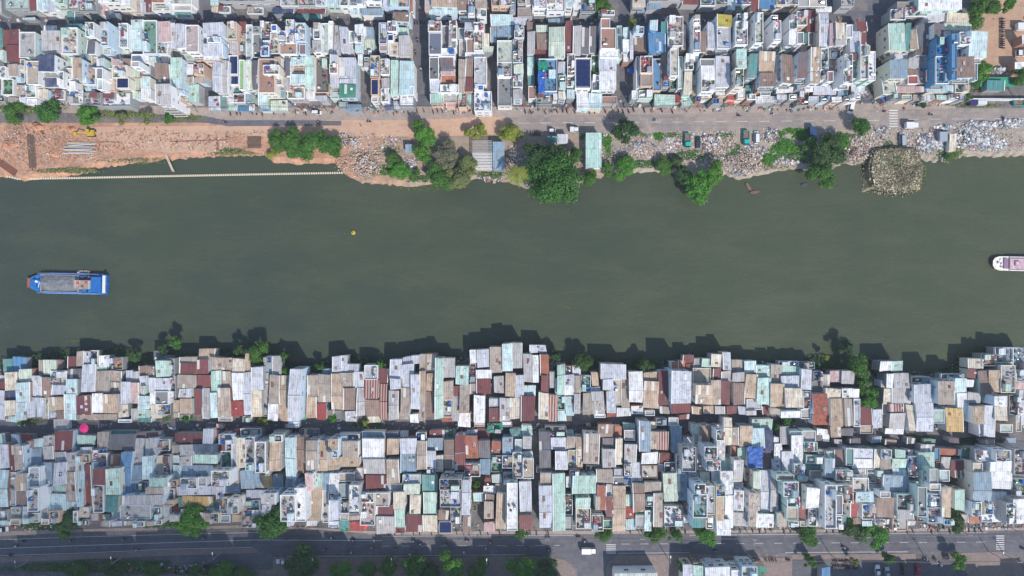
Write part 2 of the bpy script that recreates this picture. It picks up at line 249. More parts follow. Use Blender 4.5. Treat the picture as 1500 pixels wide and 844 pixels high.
# ================================================================ houses
# every line is one house as surveyed: roof planes "x0 y0 x1 y1 <colour><form><eave height>/<skew>" in a sheet's own grid
DATA = """@ 0 500 6 riverside
30 150 115 265 Tc3
120 138 242 265 Bc3
-40 430 45 690 lc5
-30 350 48 425 rc4
-20 300 50 350 gc3
50 265 160 435 cc5/-5 | 48 435 140 522 nc4 | 48 522 142 655 cc5 | 55 655 155 710 ac3
168 245 285 360 Mc5 | 145 360 275 540 ac6/-8 | 140 540 240 695 ac5
285 305 365 490 lc5 | 235 490 325 670 lc5/-8
368 315 460 490 uc5/-12 | 325 490 390 670 lc5 | 385 490 440 680 tc4/-10
345 165 408 300 tc3
385 165 500 300 Mc4
500 165 540 250 oc3
595 130 668 240 rc3
455 260 595 378 gx4 | 460 382 585 468 lc5/-10 | 440 490 570 605 bc5 | 500 605 570 680 uc4 | 475 685 590 775 gc3
600 240 710 328 dc4 | 585 330 685 470 ac6/-5 | 570 470 672 690 ac7/-4
675 85 740 220 tc4 | 740 85 800 220 lc4
800 80 870 205 ux3
870 120 960 220 wc5 | 855 222 945 268 mc4
965 140 1090 250 ox3
725 205 850 440 lc5 | 680 475 800 645 rc5
850 262 975 450 tc5/-8 | 815 450 912 635 wc7/-5
985 255 1075 360 tc4/-8 | 960 360 1060 455 tc4 | 912 458 1045 630 bc6/-5
670 640 1030 690 tc3
1110 255 1170 350 lc4 | 1065 350 1160 550 lc5/-6 | 1040 552 1130 670 cc4 | 1045 685 1160 712 wf3
1175 260 1240 360 gc4/-8 | 1150 360 1230 550 pc5/-6 | 1155 590 1210 690 gc4
1225 215 1300 300 uc4 | 1230 300 1300 385 lc5 | 1215 475 1320 595 ac5 | 1210 595 1320 670 mc5 | 1215 672 1335 715 Tc3
1285 215 1360 390 uc4
1355 80 1440 170 dc3
1368 172 1495 312 mc6 | 1365 318 1498 440 lc6 | 1365 440 1485 555 df6
1310 318 1368 450 lc5 | 1320 450 1375 555 wc5 | 1325 560 1415 680 cc5/10
1440 130 1500 170 sf3
1415 555 1510 640 ux3
@ 250 500 6 riverside
0 0 0 0 zz
-20 150 45 300 cx4 | 0 300 55 500 gx4
75 135 235 285 tc5 | 60 292 222 412 tc6 | 75 412 190 498 lc5 | 85 500 195 635 bc5
80 198 230 284 rc6
250 70 395 160 bc4
235 162 330 290 rc5 | 222 300 350 405 rc5 | 210 412 282 650 rc6 | 282 412 345 680 gc5
345 140 450 260 tc5 | 360 260 445 450 mc5 | 355 450 415 675 ac5
450 145 545 258 tc5 | 420 262 535 405 tc5 | 420 408 530 660 tc6 | 425 660 545 700 gf3
545 150 652 270 cc6 | 545 275 645 520 wc6 | 540 520 640 655 Rc5
655 105 700 265 bc5 | 645 268 710 650 lc6 | 640 660 720 705 lx3
715 225 815 430 lc6 | 710 430 805 665 cc5
830 130 895 185 wx4 | 825 190 905 280 sf4
895 130 975 290 gc4
870 295 955 545 tc6 | 860 545 945 695 wc6
955 305 1040 560 bc5 | 945 560 1035 700 bc5
820 280 865 660 gf3
1050 250 1155 700 lc7/-20 | 1040 705 1130 755 wf3
1145 345 1190 480 tc3
1145 600 1190 690 Gc4
1200 295 1295 480 tc6 | 1195 490 1285 675 bc5
1300 295 1410 530 tc5 | 1285 545 1370 690 Rc5
1335 240 1425 290 sc3
1420 130 1500 275 lc5 | 1410 282 1520 600 bc6
1435 610 1500 700 df3
@ 500 500 6 riverside
0 125 55 265 lc5
55 195 155 265 lc5 | -25 270 115 410 tc6 | 20 412 120 600 uc6 | 35 615 130 705 lc4
110 262 200 410 lc5 | 135 410 215 655 gc5/-5
205 210 320 335 lf6 | 205 338 325 510 zc6 | 215 515 335 660 uc5 | 230 665 345 712 cc3
330 240 412 370 rc4 | 335 370 410 690 zc4
428 155 535 330 lc6 | 430 330 525 425 lc7 | 415 432 505 690 gc6
540 135 610 220 lc5 | 535 200 640 410 lc6 | 522 412 608 685 tc6
612 130 690 200 lc5 | 610 285 690 600 lc7 | 608 640 680 718 wc5
690 115 750 260 bf5 | 690 262 745 465 bc6 | 685 465 742 700 tc5
750 110 840 275 cf5 | 748 282 810 440 bc6 | 745 440 810 655 uc5
825 150 895 680 mc8
895 152 1002 320 gc5 | 890 350 985 510 tc7 | 895 512 975 665 gx5 | 890 668 985 712 Oc3
1005 220 1120 382 Ac6 | 1038 385 1125 625 tc6 | 1025 630 1135 752 wc4
985 390 1040 480 rc5 | 978 482 1035 700 gc5
1130 78 1195 190 wc5 | 1130 195 1185 360 ux4
1195 68 1300 230 lc6 | 1185 250 1322 330 wc6 | 1185 332 1312 455 rc6
1305 50 1415 275 tc6
1165 475 1265 710 wc7 | 1170 710 1260 750 lf3
1415 18 1505 260 ac7
1340 305 1435 455 gc5 | 1298 497 1390 580 lc5 | 1298 580 1390 710 rc5
1440 275 1530 490 bc6 | 1392 498 1480 705 gc6 | 1395 705 1500 750 wf3
1285 722 1415 800 Tx3
@ 750 500 6 riverside
5 18 92 240 gc6
152 28 300 100 lc5
100 105 178 355 gc5
180 118 235 360 wc5
25 295 105 495 lc6 | -20 500 78 680 cc6/-5
0 310 22 495 bc5
80 390 210 480 ac5 | 80 485 202 695 rc7/-5
245 118 325 300 Oc6 | 255 300 322 450 rc6 | 235 450 322 690 cc6
330 265 378 410 gc4 | 320 468 400 700 zc5
378 320 395 470 ac4
398 205 468 475 mc6 | 400 478 465 600 Gx4 | 400 605 475 695 ac4
470 215 530 285 lx4 | 460 290 545 390 lc6 | 460 390 545 475 wc6 | 470 480 545 650 ac5
530 210 605 300 lc5 | 545 302 602 460 tc6 | 545 460 600 640 gc6
605 300 690 440 Tx4 | 622 450 715 640 tc6
695 270 755 390 bc5/10 | 690 400 775 435 lc5 | 695 440 800 635 gc6/18 | 725 640 820 670 wf3
780 200 1000 330 lc7 | 800 330 890 435 lc7 | 830 440 915 625 lc7 | 835 625 920 662 Oc3
885 335 960 560 cf5
960 330 1030 575 tc5 | 920 585 1050 660 wc4
1030 270 1150 540 wc7 | 1050 565 1155 640 wc5
1155 270 1282 345 bc6 | 1155 350 1290 590 bc7
1285 255 1370 560 rc7
1398 180 1460 250 oc5
1395 255 1570 545 lc8 | 1400 548 1570 630 rc5
1460 170 1520 250 oc4
@ 1000 500 6 riverside
0 125 95 190 rc4 | 30 190 95 265 rc4
165 155 245 230 mc5 | 90 235 245 370 bf5 | 110 385 265 555 bc7
95 150 165 230 gf4
250 115 345 232 cc6 | 265 235 330 340 rc5 | 250 340 335 555 tc6
350 98 420 255 lc7 | 335 260 425 350 gc5 | 335 350 415 555 rc7
430 160 530 270 tc4
540 172 640 275 ac5 | 435 275 545 360 gc6 | 445 362 545 555 uc6
640 210 765 310 Ac5 | 655 315 770 550 Ac7 
545 285 652 505 bc6 | 560 510 690 600 lf4
770 200 865 370 tc5 | 770 370 890 575 bc7
862 215 1030 300 mc5 | 865 302 1030 410 lc6 | 900 412 1050 585 cc7 | 865 612 1035 668 wc4
840 175 1015 212 wx3
1040 245 1130 430 lc7 | 1055 440 1120 590 rx4 | 1035 595 1125 680 gf3
1035 180 1150 240 gx3
1145 260 1220 345 dx3 | 1130 350 1215 450 df3
1145 455 1270 650 Ot6 | 1145 650 1295 740 Ot5
1225 285 1290 410 tc5 | 1255 415 1395 495 cc6 | 1295 500 1400 745 bc6
1290 262 1395 360 pc4
1395 255 1510 370 gc5 | 1400 415 1500 495 wc6 | 1418 500 1490 740 tc6
@ 1250 500 6 riverside
-5 418 50 500 wc6 | 0 505 55 750 lf6
55 570 165 730 rc6 | 55 735 165 810 bf5
170 600 250 765 lc6/5
230 178 332 262 wc6 | 290 283 350 410 wc7 | 262 415 325 560 cc5 | 250 540 312 640 cf4
332 175 430 262 mc6 | 350 283 490 410 gc7 | 330 410 505 550 gc7
312 552 440 630 zc6 | 315 630 450 770 gc6 | 280 765 440 820 wc4
465 558 535 780 cc6/12
528 378 685 540 lc7 | 550 540 700 792 lc8
500 310 660 362 ux4
740 348 890 550 tc9 | 890 325 995 450 ac8
800 585 955 795 qc9/20
700 600 800 720 mf6
755 285 960 330 gx3
1000 150 1145 240 cc5 | 1000 245 1100 330 rc5 | 985 335 1060 400 wc5
1110 110 1240 215 ox4
1095 255 1195 480 uc6/15
1000 450 1115 540 gc7
900 450 1000 640 wc6/20
1230 55 1390 190 sx4
1175 250 1290 450 bc6/15
1285 210 1410 450 gx6
1390 55 1510 250 sx4 | 1420 250 1520 350 gx5
1045 565 1145 720 bc7 | 1100 725 1180 840 lc6
1145 560 1240 840 lc8
1238 485 1350 570 wc8 | 1240 570 1350 700 cc8
1285 730 1395 800 Mf6
1430 360 1530 420 pc5 | 1435 520 1520 745 lc8
1355 470 1440 640 rx4
1420 650 1470 790 bf5
@ 0 610 6 inner
5 240 85 455 lc6 | -40 470 82 800 ac9/-5
-30 155 50 235 mc3
130 255 215 470 tc9 | 90 250 130 490 rc5 | 140 500 235 660 bc7 | 150 660 245 775 uc6 | 90 490 145 780 lf5
190 155 290 210 Rc3 | 100 160 190 240 sc3
285 195 385 275 ac5 | 275 280 370 435 sc6
385 170 475 255 gc6 | 385 260 475 380 gc6
260 445 355 620 lf12 | 255 625 350 830 hx10
350 400 465 600 sc6
480 130 640 305 rc5
485 310 580 405 gc6 | 475 405 580 600 lc7 | 480 605 580 670 mc5 | 435 680 585 825 ac6
580 315 675 490 gc8 | 585 490 675 750 tc8 | 590 750 690 825 ac5
680 165 840 250 mc4 | 705 270 810 325 lc5
690 330 800 400 mx6 | 690 400 755 780 ac6
755 420 815 780 rc5
860 135 960 280 tc5 | 845 280 950 310 ux5
970 130 1200 160 Tc3 | 965 160 1190 290 dc5
825 320 950 450 px9 | 820 455 930 600 rc7 | 830 600 920 840 ux6
955 335 1080 445 oc6 | 930 455 1060 695 mc10 | 920 700 1040 840 Tc5
1070 310 1165 700 Bc10/-20 
1150 430 1250 690 sc6 | 1165 320 1250 430 gc5
1195 140 1400 185 dc4 | 1190 190 1270 320 gc5 
1280 190 1385 340 gc6 | 1255 350 1340 560 ac7
1345 345 1445 535 cc8
1395 200 1500 300 ux4 | 1450 330 1510 530 gx5
1310 545 1470 620 mc7 | 1280 620 1440 710 tc7
1240 570 1310 640 ax5
1070 690 1430 780 gc7 | 1060 780 1330 900 gf6
985 790 1055 900 ac4
880 860 970 905 mc3
@ 250 615 6 inner
40 120 280 210 rc5 | 80 215 415 310 gc6/5 | 195 310 415 385 mc7
285 75 375 210 lc6
310 30 385 70 dc3 | 400 40 462 75 pc3
380 90 420 210 rc4
25 310 75 390 ac4 | 78 318 190 398 gc5
20 400 100 510 ac5 | 105 395 380 495 sc5
95 510 240 600 cx7 | 245 505 320 580 gf7 | 365 445 530 570 cx8
55 585 400 665 lc5/5 | 105 665 375 765 qc5 | 70 675 110 765 Tc4 | 150 765 440 810 ac4
-10 760 80 830 Oc4
400 580 470 695 lc5 | 470 570 610 650 sc5 | 385 705 440 800 Tc4
430 125 560 210 sx6 | 460 200 545 270 Rx8 | 450 270 545 435 Gy8
585 150 665 425 cc9 | 545 150 585 440 lf6
665 150 745 375 dx7 | 665 380 735 440 wx7 | 610 440 730 610 sc5/10
750 190 840 460 dx9
835 170 870 490 wf11
875 130 985 190 ux8 | 870 195 970 450 bc8
730 470 800 600 sc5 | 805 480 900 600 qc5 | 900 475 990 590 sc5
545 90 605 130 Rc4 | 620 75 800 140 dx4
440 680 510 820 gx6 | 510 690 600 820 wx7
665 620 980 690 lc5/5 | 670 700 790 790 Tx5
795 650 930 745 gc9 | 800 745 880 840 lc6
630 770 720 940 px4
720 790 800 880 wf5
970 655 1100 885 gx11/5 | 1090 600 1180 890 wf11/10
1000 160 1090 520 ac9/15 | 1010 520 1150 600 sc6
1105 150 1190 470 uc7
1190 180 1290 440 tc7 | 1285 180 1380 455 bc7
1385 170 1480 265 bc7 | 1385 265 1475 330 wx7 | 1385 330 1480 440 bc7
910 85 1000 120 lc4 | 1010 40 1130 70 wf3
1130 80 1300 140 dc3
1185 470 1250 620 pc7 | 1250 470 1340 590 mc7 | 1215 592 1338 880 bc8
1340 470 1395 620 sc6 | 1340 620 1390 900 gf5
1395 470 1480 640 wc8 | 1395 640 1480 700 sx7 | 1395 700 1475 885 lc8 | 1390 890 1480 940 wf4
@ 500 615 6 inner
10 190 155 330 tc7 | -20 325 160 410 bc7 | -20 470 120 540 bf6 | -20 125 160 190 ux4
180 105 385 162 sc5 | 185 165 380 345 wc7 | 195 345 385 480 gc7
215 490 390 600 rc7 
390 110 505 165 nc4 | 400 165 505 310 bc6 | 398 345 508 560 tc7 | 390 560 535 630 lf6
515 100 590 145 wc3
515 160 665 300 lc6 | 520 300 665 460 sc6
665 180 755 440 tc7 
660 110 750 180 Tx4 
760 155 910 270 sc5 | 750 270 830 415 lc6 | 835 310 895 460 cc6 | 750 420 830 470 wx5
775 85 910 155 rc4 | 915 85 1010 155 Tc3
905 175 1005 440 uc6
1000 135 1090 440 rc7 | 1090 140 1200 340 Oc6 | 1085 385 1220 495 rx6
1100 80 1195 120 lc3
1190 75 1310 175 rc3
1205 180 1310 335 dc6 | 1220 340 1310 480 sc6
1320 185 1410 300 Oc5 | 1320 310 1415 370 gx5 | 1315 375 1415 455 Gy5
1415 145 1510 305 sc6 | 1415 310 1510 420 gx6 | 1420 460 1510 560 Mx6
70 570 165 825 wx11 | -20 560 60 690 sf6
170 640 290 720 gx8 | 170 720 300 920 px6
295 640 420 760 bf8 | 300 760 460 830 rc7 | 310 845 470 1000 gc7
455 630 560 785 cc8 | 470 785 560 945 mc7 | 475 950 560 1000 rc5
540 480 700 560 lf7 | 545 560 690 655 Mc8 | 600 660 700 835 cc7 | 565 840 710 985 rc7
710 480 850 630 Tc7 | 720 630 840 830 mc7 | 715 835 845 985 cc7
865 515 1060 610 kx12 | 870 610 1055 760 lx12 | 850 790 945 880 uc9 | 960 760 1050 900 hx10 | 860 890 970 990 dp7
1060 525 1130 840 lc12 | 1065 850 1135 990 uc7
1250 580 1360 640 wc6 | 1160 640 1250 720 ac5 | 1255 715 1340 870 tc7 | 1255 895 1350 990 pc6
1355 560 1450 630 tc6 | 1360 640 1445 960 bc8
1455 555 1550 970 wf12
-10 890 70 970 Tc4 | 70 890 200 980 Rc3
@ 750 610 6 inner
85 80 180 170 Ac4 | -20 110 85 190 Tc4 | 95 175 175 290 gc6 | 5 315 90 540 cx7 | 95 370 190 545 bf9
65 575 170 830 lc8 | 65 865 180 990 rc7
240 130 340 450 dc6 | 215 450 385 490 uf4
290 85 475 165 ux4
345 180 475 295 lc6 | 380 300 490 475 lc7
480 180 560 280 tc6 | 560 180 620 460 bc6 | 490 295 565 460 bf6
480 115 545 170 ac3 
625 145 770 420 tc7
755 70 890 180 uc5
900 80 965 180 oc4 | 905 190 970 430 cc6
795 185 905 290 dc5 | 795 290 910 450 gc7
650 430 790 510 ux4
975 60 1085 115 mc3 | 985 120 1080 210 gf5 | 985 245 1095 400 gc7
1115 40 1215 310 sc8
1220 45 1270 110 cc4 | 1215 130 1275 300 tc6
1265 130 1375 300 zc6
1265 15 1355 75 gx4 | 1375 10 1460 80 lf4
1400 90 1490 320 sc5
1140 315 1280 415 wc7 | 1140 430 1280 540 cf7
1050 410 1145 560 lc6
1290 320 1400 405 rc5 | 1335 400 1430 500 ux5
1440 330 1510 500 wx10
250 490 360 600 tc7 | 240 605 355 980 lc8
355 505 465 1000 mc8
530 520 740 680 mc9/-5 | 560 715 690 800 mc9 | 560 800 690 980 bx6
465 680 530 860 kx5 | 450 880 530 1000 gf7
735 465 885 580 tc7 | 895 460 970 530 lf6
745 600 825 830 Oc8 | 825 700 890 885 rc8 | 735 700 775 820 tc8
700 860 800 1000 ux6 | 800 910 880 985 Tf5
890 530 1050 610 df6 | 885 610 1000 1010 bc7
980 690 1070 790 mc6 | 990 790 1085 890 Rc5 | 1000 900 1080 990 ac5
1060 590 1165 840 uc8 | 1165 570 1310 665 tc8 | 1240 665 1320 970 tc8 | 1085 870 1165 980 gf6
1165 820 1225 1010 ac6
1330 500 1450 740 Mc8 | 1450 500 1540 740 sc7
1330 780 1500 960 wx7
@ 1000 610 6 inner
80 70 150 150 Mc6 | 145 80 240 240 uc6 | 95 155 160 250 gf5
290 120 360 210 hx8 | 285 70 360 110 wc4 | 360 10 430 250 cc6 | 300 210 370 370 gc8
425 100 490 260 tc6 | 420 260 480 370 oc4 | 480 270 560 370 mc5
500 80 610 260 bc6
605 25 785 110 mc4 | 600 110 720 270 ac6 | 565 275 700 445 Bc6
720 120 790 300 nc7 | 705 300 780 460 dc5
800 235 865 400 wc6 | 780 375 860 480 lc6 | 860 305 965 480 lc6/10
850 90 930 250 gc4
950 160 1055 405 wc9
940 130 1040 160 wf8 | 1050 125 1165 220 gf5 | 1060 225 1175 305 wx6 | 1080 340 1215 410 lx6 | 1085 400 1200 465 Tc6 | 1115 475 1225 560 tf6
1180 110 1290 200 wc4
1300 90 1390 180 bc5 | 1390 100 1500 170 dc4
190 265 300 370 kx10 | 200 380 330 470 cx7 | 125 270 190 470 gf5
340 370 440 470 mc6 
-10 265 110 480 lx12
100 590 195 670 dx14 | 85 680 210 885 Tx14 | 80 890 185 975 TC13
200 610 275 860 lf11 | 200 870 260 980 ux8
330 485 445 690 wc10 | 370 690 440 980 wc10 | 300 910 420 1040 wc8
290 600 370 700 cx9 | 290 700 365 920 bc9
445 380 530 575 gc7 | 445 580 530 635 lc6 | 445 645 535 830 lc7 | 430 840 560 960 gc6
540 455 615 560 bc6 | 620 480 680 640 Mc7 | 570 570 620 660 Tc5
580 675 680 830 tc8 | 580 830 650 970 tc8
670 475 780 835 lc8/20 | 650 855 800 980 wc7
770 535 840 840 gc9
820 510 975 560 uf12 | 880 570 1010 700 lx10 | 910 700 1020 790 mx9 | 910 800 1010 910 bf9 | 830 840 910 970 tc8
1020 575 1110 900 rc9/-10
1085 625 1200 805 wc10 | 1100 810 1170 960 gx8
1240 305 1330 360 mc5 | 1250 365 1335 540 sc9/-5 | 1330 290 1430 430 uc5 | 1430 280 1500 430 Tf6
1340 470 1480 560 px8
1240 600 1340 980 lx15
1345 600 1470 670 mx9 | 1345 690 1400 860 df11 | 1400 670 1490 760 Rx9 | 1340 870 1390 980 wx10
1400 860 1480 970 Tf6
@ 1250 620 6 inner
-10 220 180 310 lc6 | -10 315 170 400 wc6 | 180 225 230 400 cc6 | 110 400 245 520 Mx7
-10 400 110 480 gc5 | -10 480 130 600 cf10 
235 315 335 405 tc6 | 250 410 340 460 gc5
365 230 455 300 mc6 | 340 310 465 400 mc6 | 345 400 465 465 ac6
460 235 535 280 rc4 | 470 290 560 470 px5
570 255 710 400 mc8 | 600 415 660 535 ac8 | 665 400 740 540 gf7
590 185 710 250 gc4
710 220 755 330 Bf5
760 225 940 285 Oc5 | 940 210 1050 310 Gc4
860 325 975 480 rc6
990 330 1190 400 lc7 | 1045 350 1130 430 cf9 | 1050 430 1210 690 sc8 | 1140 690 1215 795 wx7
1120 240 1270 330 wf9 | 1190 330 1390 580 wc9 | 1215 600 1350 860 wc9 | 1120 800 1330 865 wf7
1240 235 1370 330 gx10
1400 225 1500 450 px12 | 1380 480 1510 630 Gx6
1395 665 1510 880 wc11 | 1330 700 1420 880 ax8
890 580 975 765 mc8 | 990 600 1030 680 wx5
1040 590 1150 690 sx7 | 1030 690 1115 810 cx9 | 1020 815 1110 880 oc6
250 460 480 600 sc8 | 480 515 580 590 lc6 | 230 600 320 650 gf7
370 620 550 760 dx12 | 385 760 530 840 gc10
200 650 370 830 uc9
340 840 470 940 gf6
20 600 180 700 ac8 | -30 600 40 820 Rc7 | 70 710 180 840 cx7
560 560 640 820 df9
640 620 770 720 wx9 | 640 735 770 870 gx8
770 560 850 830 bc7 | 665 530 760 590 cf8
550 800 610 860 ax5
@ 1190 628 6 inner
20 60 90 110 dc4 | 95 70 150 115 sc3
190 95 260 135 gc4
330 85 420 130 dc4
520 70 600 125 sc4
640 95 740 135 uc3
830 80 900 130 dc4
980 90 1080 130 Gc3
1200 85 1290 125 dc4
1480 95 1600 135 tc3
1700 80 1790 125 sc3
@ 0 0 6 north
-30 -60 20 120 gc5
50 -60 260 85 Af9
265 -60 320 95 rc6
325 -60 425 95 ac6 | 425 -60 475 110 lc6
480 -60 570 40 mx7 | 480 40 600 100 gx4
605 -60 700 90 wx6 | 700 -60 860 110 cx6
860 -60 900 30 wc6 | 860 30 960 130 pc4 | 900 -60 1060 30 wx7
1070 -60 1145 60 wf7 | 1155 -60 1230 110 tc6
1230 -60 1290 110 lc6 | 1285 -60 1335 110 rc6
1340 -60 1440 20 oc7 | 1340 22 1500 100 Mf6
590 95 665 180 Tc4
665 130 730 175 sc3
200 150 310 182 ac3
960 120 1050 160 sc3
-30 250 30 430 Tc5
60 260 185 400 rc6 | 50 400 185 550 rc6/10
175 285 315 510 gf8
370 275 535 460 gc7 | 345 350 430 480 sc5
385 230 500 270 wc4
585 205 725 250 Tc7 | 555 250 690 480 cx9
765 205 840 330 gx9 | 765 350 835 480 dc9
900 200 965 410 hx10 | 910 415 980 480 Mf7
1055 210 1130 420 sx7 | 1055 420 1135 480 Mc5
1155 175 1260 260 ac6 | 1155 260 1250 450 ac6
1265 185 1385 480 Gx8
1395 190 1500 370 pc8 | 1390 375 1480 480 Mx7
-10 590 60 690 wx8 | 30 700 130 840 Gy6
240 540 350 745 bf8
340 480 480 630 nc10 | 385 655 525 770 nc9
530 630 570 770 Mx7
640 515 720 690 bc10 | 740 600 850 750 bx7
850 600 910 695 df9 | 860 700 910 790 af8
850 510 920 590 lc8
1000 580 1130 690 wx9 | 1030 690 1140 780 dp9
1060 515 1150 580 uc7 | 980 515 1055 580 pc7
1160 480 1310 550 wf7 | 1155 540 1230 590 gf8
1370 560 1490 740 uc11 | 1365 745 1500 920 gc11
0 800 60 900 Mx4 | 430 800 580 880 px4
620 800 740 920 wx4 | 740 820 900 930 gx5 | 910 820 1160 940 wx5
@ 250 0 6 north
0 -60 190 40 Mf5 | 30 40 190 95 gf4 | 20 110 180 145 Tc3
-20 205 45 420 lc8
50 205 145 430 lc9 | 135 225 250 460 pf9
290 200 470 330 lc9 | 290 385 465 500 lc9 | 330 335 450 382 dx9
350 -60 425 45 Ac7 | 360 55 415 110 cc5
430 60 530 120 gx5 | 380 115 540 150 sc3
430 -60 690 20 mx6 | 690 -60 960 20 lx6 | 970 -60 1130 60 lx6 | 1130 -60 1280 60 Mx6 | 1280 -60 1370 60 wx6
710 20 920 60 wf4 | 680 75 820 130 dx3 | 900 70 1090 120 nc4 | 1110 80 1370 125 rc4 | 1100 130 1330 158 Tc3
1370 -60 1500 60 ac6
505 200 585 350 Mx9 | 520 360 595 470 gc8
605 195 665 290 rc8 | 600 300 665 480 cx9
665 220 720 520 af6
725 300 800 510 df6 | 800 410 870 500 Bx7
800 200 890 340 ux5
890 225 940 280 wx8 | 880 290 955 475 cx9 | 960 280 1020 370 px7
960 380 1110 480 of8 | 1020 180 1090 320 wx9 | 1020 320 1090 390 Tx8
1100 210 1190 370 wx9 | 1130 390 1190 480 rf8
1260 210 1320 350 dx8 | 1245 350 1320 460 gc8 | 1325 210 1390 470 mf10
1390 190 1430 480 wf6
1440 220 1500 500 gc6
5 505 105 690 mc10 | 5 695 110 790 ac10 | 20 800 130 835 ux9
80 430 215 550 Mf7 | 160 740 250 900 mc5
215 470 265 545 pf6
370 540 440 800 lc8 | 440 530 510 820 gc8
290 485 430 540 wf8
520 495 600 660 np9 | 530 670 605 750 np9 | 550 790 610 840 Tc5
605 530 650 790 ef7 | 650 530 710 780 Mc8
720 530 770 790 dc7
775 520 920 815 Of8 | 820 580 960 660 gx9 | 910 670 985 750 px9
905 500 970 580 bc7 | 1010 530 1050 670 dc7 | 1000 680 1050 800 gc7
1055 505 1175 572 ac8 | 1060 590 1175 645 uf6 | 1050 650 1180 740 ac8
1180 480 1265 785 Ac9
1280 510 1400 820 kx5
1400 480 1470 570 lc8 | 1400 570 1470 650 gx8 | 1400 655 1480 770 lc8
335 850 440 970 lc4 
440 830 500 960 Tf4 | 500 830 560 920 wc4
560 830 660 910 cx6 | 500 920 590 975 mc3 | 590 930 690 980 Bc3
665 820 720 900 sc5 | 770 810 850 940 ac6 | 790 940 890 985 Bc3
850 780 900 830 gf5 | 1030 770 1180 870 bx6 | 880 880 1030 970 Mc4
690 920 740 975 wc4
@ 500 0 6 north
-10 -60 65 60 gx6 | 75 65 165 125 ac4 | 70 -60 210 60 Mx6
215 -60 355 25 wx7 | 180 75 365 130 sc5
370 -60 420 70 Gx5 | 420 -60 600 70 px7 | 450 110 605 190 uc7
605 -60 630 100 oc7
790 -60 1020 65 bc8 | 770 75 1020 130 ac6
735 -60 790 100 lf6
1025 -60 1110 90 uc6 | 1115 -60 1175 150 cx6 | 1180 -60 1275 75 tc8 | 1190 85 1275 155 Gx6 | 1035 140 1120 180 sc4
1320 -60 1390 60 px6 | 1390 -60 1500 60 wx7
1310 130 1510 225 ac5 | 1370 225 1510 330 sc4 | 1310 235 1365 375 sc4
-10 240 65 460 lc8
120 215 190 305 wc8 | 120 310 185 385 dx8 | 120 390 190 460 ac8
335 210 405 395 dx8 | 335 400 405 450 of8
345 210 395 290 lc9
410 195 490 285 gx9 | 410 370 500 490 cc8 | 410 310 460 365 ap9
505 315 605 500 gc8
765 195 880 285 ox10 | 770 290 880 480 nf10
885 230 945 420 df6 | 950 190 1015 350 gx9 | 855 430 1000 500 wf9 | 945 360 1010 430 sx8
1030 250 1085 350 sf5 | 1035 360 1090 500 gf5
1085 200 1160 270 lc8 | 1085 275 1160 350 kx8 | 1100 350 1160 460 uc8
1165 205 1255 280 gx8 | 1165 285 1245 450 cx8
1090 465 1255 510 wf7
1370 360 1500 550 Mf7 | 1370 550 1500 680 gx7 | 1375 690 1500 930 df6
-15 500 130 690 lc8 | -15 692 130 745 lc8 | -15 750 130 860 Gc8
260 495 340 690 ax9 | 265 700 330 840 sp9
350 525 425 660 cx9 | 355 685 425 780 gc9 | 350 785 420 900 wx7
435 535 505 840 mc9 | 510 535 640 840 ac9
605 760 640 830 Rf9
775 505 855 700 kf9 | 775 705 870 810 lc8
870 505 1000 620 dc8 | 870 625 1005 665 pc8 | 870 665 1005 740 oc7 | 870 750 1030 820 wx8
1030 520 1090 800 tc8 | 1090 520 1160 680 uc8 | 1090 685 1160 805 rc8
1170 505 1275 750 lf9 | 1170 750 1250 800 dx8 | 1170 810 1320 980 wx7
-20 900 60 960 mf4 | 50 915 180 980 sc5
330 890 400 930 rf3 | 390 880 455 970 nc4 | 460 890 520 960 lc4
515 850 640 940 wf6
780 820 900 910 mc6 | 900 830 1030 900 gf5 | 920 900 1000 950 pc4
1030 820 1100 950 gx5 | 1105 830 1160 940 mc5
@ 750 0 6 north
-20 -60 30 120 Gx5 | 50 -60 120 40 gx6 | 50 70 180 150 uf5
120 -60 170 50 pf6 | 180 -60 300 80 wx7 | 305 -60 460 110 wx7 | 465 -60 540 65 ac7 | 540 -60 600 75 wc7
190 110 350 140 wf3 | 465 115 520 140 wc3
600 -60 730 110 dx6 | 760 100 900 140 gx4
1060 -60 1170 75 cc6 | 1100 90 1170 115 Bc3 | 1180 20 1310 85 sc4 | 1200 -60 1500 20 cx5
-15 150 130 220 lc5 
130 190 180 275 uc6 | 135 280 205 480 gc7 | 135 505 195 655 Ac6 | 140 660 200 740 Tc5 | 145 760 210 870 Of5
215 215 315 285 Mc6 | 215 285 315 440 uc6 | 205 440 320 520 rc6
320 240 465 510 Mc8
320 160 460 200 sc4
470 190 530 470 rc7 | 485 480 550 670 px7
535 230 610 490 gc8 | 615 250 680 480 dc7 | 555 515 690 780 gp8 
680 240 745 470 dc7 | 695 490 765 650 Gy5 | 700 665 765 800 nx7
235 525 395 810 Bx9
405 550 470 660 lc6 | 410 670 470 790 dx7
480 680 550 770 gx6 | 560 790 600 830 wf5
780 165 860 250 Of10 | 780 250 910 430 Of10
770 440 940 510 wf9 | 765 520 920 620 lc8 | 770 625 915 800 wc8
920 230 965 520 sf5
1035 270 1065 520 lc6
1075 310 1180 480 uc5
1210 180 1280 270 ac9 | 1200 280 1350 470 Bc8 | 1310 195 1355 300 Tc8
1125 500 1230 650 Rx8 | 1130 655 1230 760 uf8 | 1235 520 1310 800 Bf6
1090 500 1115 780 lf6
1360 150 1500 290 px8 | 1365 290 1500 410 lx8 | 1325 430 1390 570 uc7 | 1390 430 1460 670 cf8
1320 580 1400 670 uf6 | 1320 680 1380 770 wx6 | 1385 680 1450 790 Gy5
1460 500 1500 780 Af7
1250 830 1430 930 mc4
1430 830 1520 900 Rc4
570 800 670 960 wc5
670 820 790 960 ac5
790 850 920 910 Of5
